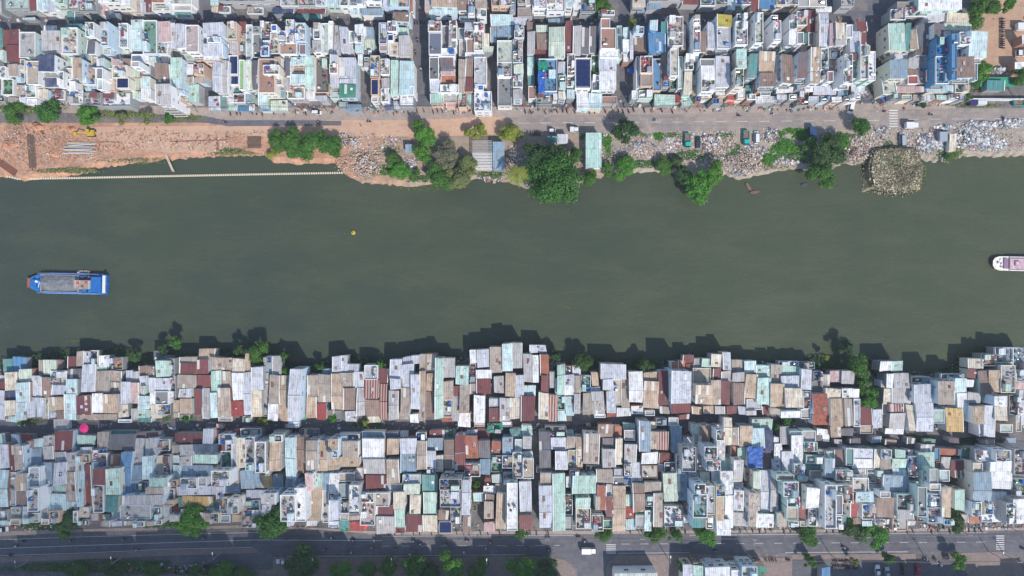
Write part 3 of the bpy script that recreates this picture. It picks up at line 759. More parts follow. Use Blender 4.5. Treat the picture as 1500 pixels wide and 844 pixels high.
1110 800 1230 870 wx5
210 830 350 920 Mx5
@ 1000 0 6 north
-10 -60 150 40 rc5 | 150 -60 280 60 sx5 | 285 -60 390 50 sx5 | 390 -60 460 90 ac5 | 460 -60 600 50 sx5 | 460 55 530 95 Gc4
600 -60 670 95 rc6 | 680 -60 815 80 Bc6 | 820 -60 900 50 Gx6 | 900 -60 1010 50 ax6
1010 -60 1110 60 gf6 | 1110 -60 1260 60 cf6 | 1170 60 1310 105 wc4
1390 -60 1500 60 gf6
-10 220 25 440 wf8
85 150 145 230 Rx9 | 90 230 150 470 px9
155 275 205 460 uc8
215 195 290 430 lc9
300 130 430 235 yc8 | 300 240 415 430 lf8
470 130 560 190 Gx7 | 460 195 565 400 lx9
630 120 700 385 Mx12
770 140 830 190 sx8 | 790 190 855 375 wx10
930 140 1000 260 sx9 | 935 260 995 385 wc10 | 1005 285 1060 385 df9
995 110 1085 230 lx8
1090 95 1165 290 rc6 | 1100 290 1155 400 df6
1200 115 1280 420 lc9 | 1060 290 1095 380 Tc6
1290 200 1345 410 pc7 | 1345 200 1440 350 cc8 | 1345 350 1440 400 gc8 | 1435 220 1490 330 lf8
1400 400 1500 470 Tc5
25 465 140 540 wc8 | 15 545 90 620 dx8 | 10 630 80 830 cc8
150 520 275 580 df10 | 160 585 285 700 wc10 | 160 700 280 810 cx9
290 490 415 770 lc9
470 430 560 600 Ac8 | 455 605 530 770 Gx11
580 470 650 690 Tc8 | 550 750 620 830 Tc5
670 455 810 640 bc9 | 675 645 815 770 uc8
820 480 870 720 gc8 | 870 480 965 740 uc9
1010 460 1095 690 dc9
1125 420 1200 620 bc9 | 1120 630 1200 740 bc9
1205 430 1270 620 sx9 | 1200 625 1260 720 hx9 | 1270 630 1320 720 rf8
1415 480 1485 620 hx10 | 1405 620 1485 740 wx10
285 775 380 850 wf5 | 400 790 470 880 Rc5
640 850 820 910 wc5
825 760 970 820 wc6
1000 810 1100 930 Ox4
1150 750 1350 840 lc6
-10 850 100 930 mc4
@ 1250 0 6 north
-30 270 50 460 lc7 | 30 190 120 280 rc6 | 60 290 115 395 rc6
-30 470 55 700 gx7 | 55 400 125 700 cx9 | 130 455 190 710 wf10
570 -60 950 90 wc7
380 20 520 90 uf6 | 320 90 450 180 lx6 | 450 75 640 150 wx6
620 60 800 190 lc6 | 820 115 1040 200 cc6 | 800 200 1040 270 Mc6
300 205 450 450 mc8 | 455 210 500 450 Tc7 | 490 260 560 440 bc7
320 470 475 510 lc6 | 320 520 470 690 sc7 | 240 690 360 830 Mf6/20
560 210 710 490 dc7 | 710 210 790 330 dc7
485 505 570 600 gc8 | 480 605 565 665 uc8 | 475 668 565 740 Rf6
570 480 630 740 gf5
720 340 820 490 Bx14 | 715 500 830 740 Bx12
860 300 905 700 Bf13
1010 280 1170 510 ac7 | 920 290 1010 400 wx7 | 930 440 1020 500 rc6
900 500 1060 690 uc7 | 1060 520 1085 710 rf6
370 760 620 820 pc5 | 640 750 880 820 ac5 | 880 700 1000 820 lx5
-20 740 100 830 lc5
1170 710 1330 790 Tc4
1480 310 1560 390 wc5
1420 540 1560 610 wc5
"""
def parse():
    out = []; ox = oy = 0; sc = 6; reg = ''
    for line in DATA.strip().split('\n'):
        line = line.strip()
        if not line: continue
        if line[0] == '@':
            p = line.split(); ox, oy, sc, reg = float(p[1]), float(p[2]), float(p[3]), p[4]; continue
        segs = []
        for part in line.split('|'):
            q = part.split()
            if len(q) < 5 or q[4] == 'zz': continue
            x0, y0, x1, y1 = [float(a) for a in q[:4]]; code = q[4]; sk = 0.0
            if '/' in code: code, s_ = code.split('/'); sk = float(s_)
            col, form, h = code[0], code[1].lower(), float(code[2:])
            segs.append(dict(x0=ox+x0/sc, y0=oy+y0/sc, x1=ox+x1/sc, y1=oy+y1/sc, c=col, f=form, h=h, s=sk/sc))
        if segs: out.append((reg, segs))
    return out

def quad(sg, h):
    a = W(sg['x0'], sg['y0'], h); b = W(sg['x1'], sg['y0'], h); c = W(sg['x1']+sg['s'], sg['y1'], h); d = W(sg['x0']+sg['s'], sg['y1'], h)
    return [Vector(p) for p in (a, b, c, d)]        # nw ne se sw
def bil(q, u, v, z):                                 # u west-east, v north-south
    a = q[0].lerp(q[1], u); b = q[3].lerp(q[2], u); p = a.lerp(b, v); return Vector((p.x, p.y, z))

def tank(parent, loc, r, lying, blue):
    m = MB(); mat = M['blueplastic'] if blue else M['steel']
    if lying:
        L = r*2.6
        for dx in (-L*.3, L*.3): m.box(dx, 0, 0, .08, r*1.6, .35, M['galv'])
        m.tube((-L/2, 0, .3+r), (L/2, 0, .3+r), r, r, mat, 12)
        m.tube((0, 0, .3+2*r-.05), (0, 0, .38+2*r), r*.35, r*.35, mat, 8)
    else:
        m.box(0, 0, 0, r*1.7, r*1.7, .3, M['galv'])
        m.lathe([(r, .3), (r, .3+r*2.2), (r*.6, .3+r*2.6), (r*.25, .3+r*2.7)], mat, 12)
    o = m.build('water_tank', parent, loc); o.rotation_euler.z = R.choice((0, 1.57, .1)); return o
def pots(parent, loc, sx, sy, n):
    m = MB()
    for _ in range(n):
        x = R.uniform(-sx, sx); y = R.uniform(-sy, sy); r = R.uniform(.12, .22)
        m.tube((x, y, 0), (x, y, .3), r*.8, r, M['terr'], 6)
        for k in range(14):
            d = Vector((R.gauss(0, 1), R.gauss(0, 1), abs(R.gauss(0, 1)))).normalized()*R.uniform(.1, .5)
            p = Vector((x, y, .45)) + d; a = Vector((R.gauss(0, 1), R.gauss(0, 1), R.gauss(0, .5))).normalized()*.16; b = a.orthogonal().normalized()*.13
            m.poly([p-a, p-b, p+a, p+b], LEAF['mid'])
    return m.build('potted_plants', parent, loc)
def laundry(parent, loc, sx, sy):
    m = MB()
    for x in (-sx, sx):
        for y in (-sy, sy): m.box(x, y, 0, .06, .06, 2.1, M['galv'])
    for k in range(3):
        y = -sy + 2*sy*k/2; m.box(0, y, 2.05, 2*sx, .04, .04, M['galv'])
        x = -sx + .2
        while x < sx - .3:
            w = R.uniform(.25, .6); mat = R.choice((M['white'], M['bluetarp'], M['red'], WALL['peach'], M['black'], WALL['pale_blue'], M['pinkcloth']))
            if R.random() < .75: m.box(x + w/2, y, 1.2 + R.uniform(0, .3), w, .03 + R.uniform(.05, .25), .8, mat)
            x += w + .08
    return m.build('laundry_rack', parent, loc)
def pergola(parent, q, h0, z):
    m = MB(); n = 7
    for i in range(n):
        v = .06 + .88*i/(n-1); a = bil(q, .06, v, z); b = bil(q, .94, v, z)
        m.tube(a, b, .07, .07, M['white'], 4)
    for u in (.06, .94):
        m.tube(bil(q, u, .05, z+.02), bil(q, u, .95, z+.02), .08, .08, M['white'], 4)
        for v in (.06, .94): m.tube(bil(q, u, v, h0), bil(q, u, v, z), .07, .07, M['white'], 4)
    return m
def window_mesh(w, h, kind):
    m = MB(); f = .07
    m.box(0, -.02, 0, w, .1, f, M['frame']); m.box(0, -.02, h-f, w, .1, f, M['frame'])
    for x in (-w/2+f/2, w/2-f/2, 0): m.box(x, -.02, f, f, .1, h-2*f, M['frame'])
    m.box(0, 0, f, w-2*f, .04, h-2*f, M['glass'])
    me = m.build('window'); d = me.data; bpy.data.objects.remove(me); return d
WIN = [window_mesh(1.1, 1.2, 0), window_mesh(1.6, 1.4, 0), window_mesh(.7, .9, 0)]

def solid_roof(sg, root, house_style, wallmb, base_z, wallmat):
    h = sg['h'] + R.uniform(-.25, .25); q = quad(sg, h)
    jt = .3 if (q[1]-q[0]).length > 2.5 else .15; sx_ = R.uniform(-jt, jt)*.8
    q = [p + Vector((R.uniform(-jt, jt)*.45 + (sx_ if i < 2 else -sx_)*.5, R.uniform(-jt, jt), 0)) for i, p in enumerate(q)]
    wd = (q[1]-q[0]).length; L = (q[3]-q[0]).length; o = root.location
    q = [Vector((p.x-o.x, p.y-o.y, h)) for p in q]
    sheet = SHEET[sg['c']]
    if sg['f'] == 't': sheet = SHEET[sg['c']]
    roofmat = TILE if (sg['c'] in 'Oo' and sg['f'] == 't') else sheet
    # the pitch of the sheets
    rise = min(1.3, max(.18, L*R.uniform(.06, .1)))
    mode = 'n' if R.random() < .35 else 's'
    if L > 10 and R.random() < .6: mode = 'ridge'; rise = min(1.2, L*.05); rv = R.choice((.35, .5, .5, .62))
    if h < 3.4: mode = 's' if R.random() < .5 else 'n'; rise = min(rise, .5)
    def zz(v):
        if mode == 'n': return h + rise*v
        if mode == 's': return h + rise*(1-v)
        return h + rise*(v/rv if v < rv else (1-v)/(1-rv))
    m = MB(); nv = max(1, int(L/3.4)); vs = [i/nv for i in range(nv+1)]
    if mode == 'ridge': vs = sorted(set(vs + [rv]))
    ex = min(.12, wd*.04); t = .07
    us = [0, .5, 1] if wd > 4 else [0, 1]
    wob = {(i, j): R.uniform(-.035, .035) for i in range(len(vs)) for j in range(len(us))}
    P = [[bil(q, u, v, zz(v) + wob[(i, j)]) for j, u in enumerate(us)] for i, v in enumerate(vs)]
    for i in range(len(vs)-1):
        for j in range(len(us)-1):
            a, b, c, d = P[i][j], P[i][j+1], P[i+1][j+1], P[i+1][j]
            m.poly([a, d, c, b], roofmat, [(us[j]*wd, vs[i]*L), (us[j]*wd, vs[i+1]*L), (us[j+1]*wd, vs[i+1]*L), (us[j+1]*wd, vs[i]*L)])
    low = [[Vector((p.x, p.y, p.z - t)) for p in row] for row in P]
    n = len(vs)-1; k = len(us)-1
    edge = [P[i][0] for i in range(n+1)]; el = [low[i][0] for i in range(n+1)]
    edge2 = [P[i][k] for i in range(n+1)]; el2 = [low[i][k] for i in range(n+1)]
    for i in range(n):
        m.poly([edge[i], el[i], el[i+1], edge[i+1]], roofmat); m.poly([edge2[i], edge2[i+1], el2[i+1], el2[i]], roofmat)
    m.poly([P[0][0], P[0][k], low[0][k], low[0][0]], roofmat); m.poly([P[n][k], P[n][0], low[n][0], low[n][k]], roofmat)
    for i in range(n): m.poly([low[i][0], low[i][k], low[i+1][k], low[i+1][0]], roofmat)
    roof = m.build('roof', root)
    # ridge cap, edge flashings
    if mode == 'ridge':
        c = MB(); c.tube(bil(q, 0, rv, h+rise+.03), bil(q, 1, rv, h+rise+.03), .13, .13, roofmat if R.random() < .6 else M['capg'], 5); c.build('ridge_cap', roof)
    if wd > 2 and R.random() < .3:
        c = MB(); u0 = R.choice((.03, .97)); c.box(0, 0, 0, .01, .01, .01, M['capw'])
        c = MB()
        for i in range(n):
            a = P[i][0].lerp(P[i][k], u0); b = P[i+1][0].lerp(P[i+1][k], u0); w = Vector((.12, 0, 0)); up = Vector((0, 0, .1))
            c.prism([a-w, b-w, b+w, a+w][::-1], [a-w+up, b-w+up, b+w+up, a+w+up][::-1], M['capw'])
        c.build('flashing', roof)
    # loose things screwed or weighted onto the roof: patch sheets, vents
    if L*wd > 12 and R.random() < .55:
        for _ in range(R.choice((1, 2, 2, 3, 4))):
            u = R.uniform(.12, .8); v = R.uniform(.08, .8); i = max(j for j in range(len(vs)) if vs[j] <= v)
            du = min(.9/wd, .3); dv = min(R.uniform(.9, 2.4)/L, .18)
            if mode == 'ridge' and v < rv < v + dv: continue
            pts = [bil(q, a, b, zz(b)+.09) for a, b in ((u, v), (u, v+dv), (u+du, v+dv), (u+du, v))]
            c = MB(); mat = SHEET[R.choice('wlgtur'.replace(sg['c'], ''))] if R.random() < .35 else M['wood'] if R.random() < .2 else sheet
            c.prism(pts, [p+Vector((0, 0, .05)) for p in pts], mat); c.build('patch_sheet', roof)
    # walls under the roof
    ins = min(.16, wd*.06)/wd; iv = .16/max(L, 1)
    rb = [bil(q, a, b, base_z) for a, b in ((ins, 1-iv), (1-ins, 1-iv), (1-ins, iv), (ins, iv))]
    rt = [Vector((p.x, p.y, zz(b)-t-.01)) for p, b in zip(rb, (1-iv, 1-iv, iv, iv))]
    wallmb.prism(rb, rt, wallmat, nobottom=True)
    return q, h

def terrace(sg, root, wallmb, base_z, wallmat):
    h = sg['h'] + R.uniform(-.25, .25); o = root.location
    q = quad(sg, h); wd = (q[1]-q[0]).length; L = (q[3]-q[0]).length
    q = [Vector((p.x-o.x, p.y-o.y, h)) for p in q]
    f = sg['f']; cmat = TERR[sg['c']]
    rb = [bil(q, a, b, base_z) for a, b in ((0, 1), (1, 1), (1, 0), (0, 0))]
    wallmb.prism(rb, [Vector((p.x, p.y, h-.12)) for p in rb], wallmat, nobottom=True)
    m = MB(); ring = [bil(q, a, b, h-.12) for a, b in ((0, 1), (1, 1), (1, 0), (0, 0))]
    m.prism(ring, [p+Vector((0, 0, .12)) for p in ring], cmat); deck = m.build('roof_deck', root)
    # parapet
    ph = R.uniform(.35, .55) if f == 'f' else R.uniform(.7, 1.1); t = .14
    p = MB(); pm = wallmat if R.random() < .6 else WALL['white']
    tu, tv = t/wd, t/L
    for a0, b0, a1, b1 in ((0, 0, 1, tv), (0, 1-tv, 1, 1), (0, tv, tu, 1-tv), (1-tu, tv, 1, 1-tv)):
        r = [bil(q, a, b, h) for a, b in ((a0, b1), (a1, b1), (a1, b0), (a0, b0))]
        p.prism(r, [x+Vector((0, 0, ph)) for x in r], pm)
    p.build('parapet', root)
    area = wd*L
    def at(u, v, z=0.0): return bil(q, u, v, h+z)
    if f == 'p':
        c = MB(); nu = max(1, int(wd/1.1)); nv = max(1, int(L/1.9))
        for i in range(nu):
            for j in range(nv):
                u = .08+.84*(i+.5)/nu; v = .06+.88*(j+.5)/nv; a = at(u, v); c.box(a.x, a.y, h+.5, .84*wd/nu-.1, .88*L/nv-.12, .05, M['solar'])
        for u in (.12, .88):
            for v in (.1, .9): a = at(u, v); c.box(a.x, a.y, h, .08, .08, .5, M['galv'])
        c.build('solar_panels', root)
    elif f in 'xyh' or area > 20:
        sl = [(u, v) for u in ((.28, .72) if wd > 2.6 else (.5,)) for v in ([.5] if L < 3 else [.2, .5, .8] if L > 6 else [.25, .75])]
        R.shuffle(sl); used = 0
        items = {'x': ['tank', 'shed', 'laundry', 'pots', 'tank2', 'box'], 'y': ['pots', 'pots', 'pots', 'pots', 'box'], 'h': ['pergola', 'tank', 'box'], 'f': ['tank', 'box']}[f]
        for (u, v), it in zip(sl, items if f != 'f' else R.sample(items, 2)):
            a = at(u, v); cw = wd*(.4 if wd > 2.6 else .8); cl = L*(.8 if L < 3 else .27 if L > 6 else .42)
            if it == 'tank': tank(root, a, min(.5, cw*.35), R.random() < .6, R.random() < .12)
            elif it == 'tank2' and R.random() < .6: tank(root, a, min(.42, cw*.3), False, R.random() < .3)
            elif it == 'shed':
                c = MB(); col = R.choice('wlgtrasm'); w, l = cw*.95, min(cl, 3.2); hh = R.uniform(1.7, 2.4)
                c.box(a.x, a.y, h, w*.92, l*.92, hh, wallmat); c.build('stair_head', root)
                c = MB(); c.prism([(a.x-w/2, a.y-l/2, h+hh), (a.x+w/2, a.y-l/2, h+hh), (a.x+w/2, a.y+l/2, h+hh+.15), (a.x-w/2, a.y+l/2, h+hh+.15)],
                                  [(a.x-w/2, a.y-l/2, h+hh+.07), (a.x+w/2, a.y-l/2, h+hh+.07), (a.x+w/2, a.y+l/2, h+hh+.22), (a.x-w/2, a.y+l/2, h+hh+.22)], SHEET[col])
                c.build('stair_roof', root)
            elif it == 'laundry': laundry(root, a, cw*.4, min(cl*.4, 1.2))
            elif it == 'pots': pots(root, a, cw*.42, cl*.42, max(3, int(cw*cl*(1.6 if f == 'y' else .8))))
            elif it == 'pergola': pergola(None, q, h, h+2.3).build('roof_pergola', root)
            elif it == 'box':
                for _ in range(R.choice((2, 2, 3))):
                    c = MB()
                    x = a.x+R.uniform(-.35, .35)*cw; y = a.y+R.uniform(-.4, .4)*cl; s_ = R.uniform(.35, .9)
                    c.box(x, y, h, s_, s_*R.uniform(.5, 1), R.uniform(.3, .8), R.choice((M['white'], M['galv'], M['wood'], WALL['grey'], M['dark'], M['steel'])), R.choice((0, 0, .4)))
                    c.build('storage_box', root)
    return q, h

def facade(root, q, h, wallmat, many):
    """windows in the walls that the side of the block leaves open (the walls towards the river and the lanes)"""
    o = root.location
    fl = max(1, int((h-.5)/3.3)); south = (o.y > 0); east = (o.x < 0)
    w = (q[1]-q[0]).length; L = (q[3]-q[0]).length
    for k in range(fl):
        z = h - 2.5 - 3.3*k
        if z < .6: break
        a, b = (q[3], q[2]) if south else (q[1], q[0])
        d = (b-a).normalized(); nrm = Vector((d.y, -d.x, 0))
        for u in ((.5,) if w < 4 else (.3, .7)):
            p = a.lerp(b, u) + nrm*.03
            x = bpy.data.objects.new('window', WIN[1 if w > 2.4 else 0]); C.objects.link(x); x.parent = root
            x.location = (p.x, p.y, z); x.rotation_euler.z = math.atan2(d.y, d.x)
        if many and L > 5:
            a, b = (q[2], q[1]) if east else (q[0], q[3])
            d = (b-a).normalized(); nrm = Vector((d.y, -d.x, 0))
            for u in ((.3, .7) if L < 9 else (.2, .5, .8)):
                if R.random() < .3: continue
                p = a.lerp(b, u) + nrm*.03
                x = bpy.data.objects.new('window', WIN[R.choice((0, 2, 2))]); C.objects.link(x); x.parent = root
                x.location = (p.x, p.y, z + R.uniform(0, .2)); x.rotation_euler.z = math.atan2(d.y, d.x)
        if south and h > 8 and w > 3 and R.random() < .5:
            c = MB(); a = q[3].lerp(q[2], .5); c.box(a.x, a.y-.5, z-.75, w*.9, 1.0, .12, M['concrete'])
            for sx in (-1, 1): c.box(a.x+sx*w*.44, a.y-.5, z-.63, .06, .98, .8, M['frame'])
            c.box(a.x, a.y-.97, z-.63, w*.9, .06, .8, M['frame']); c.build('balcony', root)

HOUSES = []
def riverbank_y(px):  # photo row where the south land ends
    pts = [(-200, 556), (0, 556), (150, 548), (300, 544), (450, 553), (600, 545), (700, 532), (800, 540), (900, 552), (1000, 540), (1150, 545), (1240, 560), (1330, 560), (1400, 552), (1470, 530), (1700, 525)]
    for (a, b), (c, d) in zip(pts, pts[1:]):
        if px <= c: return b + (d-b)*(px-a)/(c-a)
    return 525
def build_house(reg, segs):
    x0 = min(s['x0'] for s in segs); x1 = max(s['x1'] for s in segs); y0 = min(s['y0'] for s in segs); y1 = max(s['y1'] for s in segs)
    cx, cy = (x0+x1)/2, (y0+y1)/2; hm = max(s['h'] for s in segs); area = sum((s['x1']-s['x0'])*(s['y1']-s['y0']) for s in segs)
    flat = sum(1 for s in segs if s['f'] in 'fxyhp')
    if hm <= 4 and area < 1400 or area < 170: kind = 'lean_to'
    elif flat and (hm >= 7 or flat*2 >= len(segs)): kind = 'townhouse'
    else: kind = 'tin_roofed_house'
    root = empty(kind, W(cx, cy))
    root['category'] = {'lean_to': 'lean-to', 'townhouse': 'townhouse', 'tin_roofed_house': 'house'}[kind]
    wm = None
    c0 = segs[0]['c']
    if hm <= 4: wm = 'tin'
    elif 'B' in [s['c'] for s in segs] and hm > 8: wm = 'blue'
    elif hm >= 7 and reg == 'north': wm = R.choice(['white']*5 + ['pale_blue']*2 + ['cream', 'mint', 'white', 'peach'])
    elif hm >= 8: wm = R.choice(['white']*3 + ['pale_blue']*3 + ['cream', 'mint', 'grey'])
    else: wm = R.choice(['white', 'pale_blue', 'mint', 'grey', 'grey', 'cream', 'tin', 'brick', 'peach', 'tin'])
    wallmat = WALL[wm]; wallmb = MB(); fac = []
    for s in segs:
        bz = -.05
        overhang = reg == 'riverside' and s['y0'] < riverbank_y(s['x0']) - 2
        if overhang: bz = .25
        if s['f'] in 'ct': q, h = solid_roof(s, root, kind, wallmb, bz, wallmat)
        else: q, h = terrace(s, root, wallmb, bz, wallmat)
        if s['h'] >= 6: fac.append((q, h))
        if overhang:
            fl = MB(); r = [bil(q, a, b, .05) for a, b in ((0, 1), (1, 1), (1, 0), (0, 0))]
            fl.prism(r, [p+Vector((0, 0, .2)) for p in r], M['plank']); fl.build('floor_deck', root)
            for u in (.08, .92):
                for v in (.04, .6):
                    p = bil(q, u, v, 0); st = MB(); st.tube((p.x, p.y, -3.4), (p.x, p.y, .06), .12, .12, M['concrete'], 6); st.build('stilt', root)
    wallmb.build('wall', root)
    for q, h in fac: facade(root, q, h, wallmat, h >= 8)
    HOUSES.append(dict(o=root, reg=reg, segs=segs, x0=x0, x1=x1, y0=y0, y1=y1, cx=cx, cy=cy, kind=kind, h=hm, area=area, wall=wm))

SURVEY = parse()
# height from the strip of wall the drone sees between a roof and the next one: walls lean towards the middle of the photograph
def flat_list(): return [(i, s) for i, (r, ss) in enumerate(SURVEY) for s in ss]
FL_ = flat_list(); newh = {}
for i, s in FL_:
    if s['h'] < 7: continue
    cx = (s['x0']+s['x1'])/2; xi = s['x1'] if cx < 750 else s['x0']; dx = abs(750-xi)
    if dx < 230: continue
    best = None
    for j, g in FL_:
        if j == i or min(g['y1'], s['y1']) - max(g['y0'], s['y0']) < .4*(s['y1']-s['y0']): continue
        gap = (g['x0']-xi) if cx < 750 else (xi-g['x1'])
        if gap > -3 and (best is None or gap < best[0]): best = (gap, g['h'])
    if best and best[0] < 30:
        h = best[1] + H*max(0, best[0])/dx; newh[id(s)] = max(s['h']-3, 4.5, min(s['h']+3.5, 14.5, h))
for i, s in FL_: s['h'] = newh.get(id(s), s['h'])
# yards between the surveyed roofs are built over with small annexes
def covered(x, y, m=0): return any(s['x0']-m < x < s['x1']+m and s['y0']-m < y < s['y1']+m for _, s in FL_)
KEEP = [(290, 0, 313, 170), (602, 0, 629, 170), (714, 40, 730, 170), (905, 84, 925, 170), (1258, 0, 1302, 170), (545, 40, 556, 90), (522, 90, 543, 150), (0, 18, 1500, 38), (1420, 0, 1500, 170), (690, 700, 710, 770), (1385, 660, 1408, 770), (778, 500, 792, 770), (0, 616, 1500, 634), (1190, 616, 1500, 656), (1255, 500, 1290, 612), (378, 736, 420, 780)]
FR = random.Random(77); cells = []
for rx0, ry0, rx1, ry1, reg in ((0, 40, 1415, 146, 'north'), (0, 640, 1500, 766, 'inner'), (0, 556, 1500, 608, 'riverside')):
    y = ry0
    while y < ry1:
        x = rx0
        while x < rx1:
            if any(a < x+4 and x < c and b < y+4 and y < d for a, b, c, d in KEEP) or covered(x, y, .5) or covered(x+7.5, y+8, .5) or covered(x+7.5, y, .5) or covered(x, y+8, .5) or covered(x+4, y+4): x += 2; continue
            w = 7; l = 8
            while w < 15 and x+w+1 < rx1 and not any(covered(x+w+1, y+k, .5) for k in (0, 3, 6)): w += 1
            while l < 17 and y+l+1 < ry1 and not any(covered(x+k, y+l+1, .5) for k in (0, w/2, w)): l += 1
            col = FR.choice('wwwwllgattbcmMas' if reg == 'north' else 'wwllgghattbcMasu' if reg != 'riverside' else 'lgtbbutgrd'); h = FR.choice((3, 4, 5)) if reg == 'riverside' else FR.choice((4, 5, 6, 7))
            f = FR.choice('ccccf' if reg == 'riverside' else 'cccfxx')
            sg = dict(x0=x+.3, y0=y+.3, x1=x+w-.3, y1=y+l-.3, c=col, f=f if w*l > 60 else 'c', h=h + FR.random(), s=0.0); SURVEY.append((reg, [sg])); FL_.append((len(SURVEY)-1, sg)); x += w
        y += 3
print('annexes', len(SURVEY))
for reg, segs in SURVEY: build_house(reg, segs)

# ---------------------------------------------------------------- labels
def row_of(h):
    cy, x = h['cy'], h['cx']
    if h['reg'] == 'riverside': return 'in the riverside row'
    if h['reg'] == 'north':
        if cy < 24: return 'in the top edge row'
        if cy < 82: return 'in the row below the top alley'
        if cy < 138: return 'in the row above the north street'
        return 'on the north street front'
    if cy < 642: return 'on the south alley edge'
    if cy < 694: return 'in the row behind the south alley'
    return 'in the row by the south road'
def words(n): return ('first second third fourth fifth sixth seventh eighth ninth tenth eleventh twelfth thirteenth fourteenth fifteenth sixteenth '
                      'seventeenth eighteenth nineteenth').split()[n-1] if n < 20 else ('twentieth' if n == 20 else 'twenty-' + words(n-20) if n < 30 else 'thirtieth' if n == 30 else 'thirty-' + words(n-30))
def form_words(s):
    return {'c': 'roof', 't': 'tiled roof', 'f': 'flat roof', 'x': 'cluttered terrace', 'y': 'planted terrace', 'h': 'pergola terrace', 'p': 'solar roof'}[s['f'] if not (s['f'] == 't' and s['c'] not in 'Oo') else 'c']
for h in HOUSES:
    ss = sorted(h['segs'], key=lambda s: -(s['x1']-s['x0'])*(s['y1']-s['y0']))
    h['row'] = row_of(h); h['c'] = CNAME[ss[0]['c']]
    h['ss'] = ss
    w = h['x1']-h['x0']; l = h['y1']-h['y0']
    kw = {'lean_to': 'lean-to', 'townhouse': 'townhouse', 'tin_roofed_house': 'house'}[h['kind']]
    size = 'tall ' if h['h'] >= 9 else 'long ' if l > 30 and l > 2.2*w else 'squat ' if l < w*1.1 else ''
    d0 = '%s %s' % (CNAME[ss[0]['c']], form_words(ss[0]))
    cand = ['%s%s with %s' % (size, kw, d0)]
    if len(ss) > 1:
        cand.append(cand[0] + ' and %s %s' % (CNAME[ss[1]['c']], form_words(ss[1])))
    h['cand'] = cand
def nb(h, side):
    best = None
    for g in HOUSES:
        if g is h or g['row'] != h['row']: continue
        if min(g['y1'], h['y1']) - max(g['y0'], h['y0']) < 4: continue
        d = (h['x0']-g['x1']) if side == 'w' else (g['x0']-h['x1'])
        if -6 < d < 12 and (best is None or d < best[0]) and ((g['cx'] < h['cx']) == (side == 'w')): best = (d, g)
    return best[1] if best else None
def unique(texts):
    cnt = {}
    for t in texts: cnt[t] = cnt.get(t, 0) + 1
    return cnt
def third(h): return 'far left' if h['cx'] < 250 else 'left' if h['cx'] < 550 else 'middle' if h['cx'] < 950 else 'right' if h['cx'] < 1250 else 'far right'
def opts(h):
    c0 = h['cand'][0]; c1 = h['cand'][-1]; row = h['row']; w, e = nb(h, 'w'), nb(h, 'e')
    yield c0 + ' ' + row
    yield c1 + ' ' + row
    if w and e:
        t = '%s, between %s and %s ones, %s' % (c0, w['c'], e['c'], row)
        yield t
    if e: yield '%s, left of a %s one, %s' % (c0, e['c'], row)
    if w: yield '%s, right of a %s one, %s' % (c0, w['c'], row)
    yield '%s, at %s %s' % (c1, third(h), row)
pend = list(HOUSES); maps = [list(opts(h)) for h in HOUSES]
allt = unique([t for m_ in maps for t in set(m_)])
for h, m_ in zip(HOUSES, maps):
    pick = next((t for t in m_ if allt[t] == 1 and len(t.split()) <= 16), None)
    h['label'] = pick
# what nothing else tells apart: counted from the left among its like
buckets = {}
for h in HOUSES:
    if not h['label']: buckets.setdefault((h['c'], h['kind'], h['row']), None)
for key in buckets:
    mem = sorted([h for h in HOUSES if (h['c'], h['kind'], h['row']) == key], key=lambda h: h['cx'])
    for i, h in enumerate(mem):
        if not h['label']:
            h['label'] = '%s from left of %s %s %s' % (words(i+1), h['c'] + ' roofed', {'lean_to': 'lean-tos', 'townhouse': 'townhouses', 'tin_roofed_house': 'houses'}[h['kind']], h['row'])
            if i == 0: h['label'] = h['label'].replace('first from left', 'leftmost')
GRP = {'lean_to': 'lean-tos and sheds along the lanes', 'townhouse': 'concrete townhouses', 'tin_roofed_house': 'tin roofed houses'}
for h in HOUSES:
    h['o']['label'] = h['label']; h['o']['group'] = GRP[h['kind']] + ' ' + h['row'].replace('in the', 'of the').replace('on the', 'of the')
print('HOUSES', len(HOUSES), {k: sum(1 for h in HOUSES if h['kind'] == k) for k in GRP}, 'dup labels', len(HOUSES)-len(set(h['label'] for h in HOUSES)))
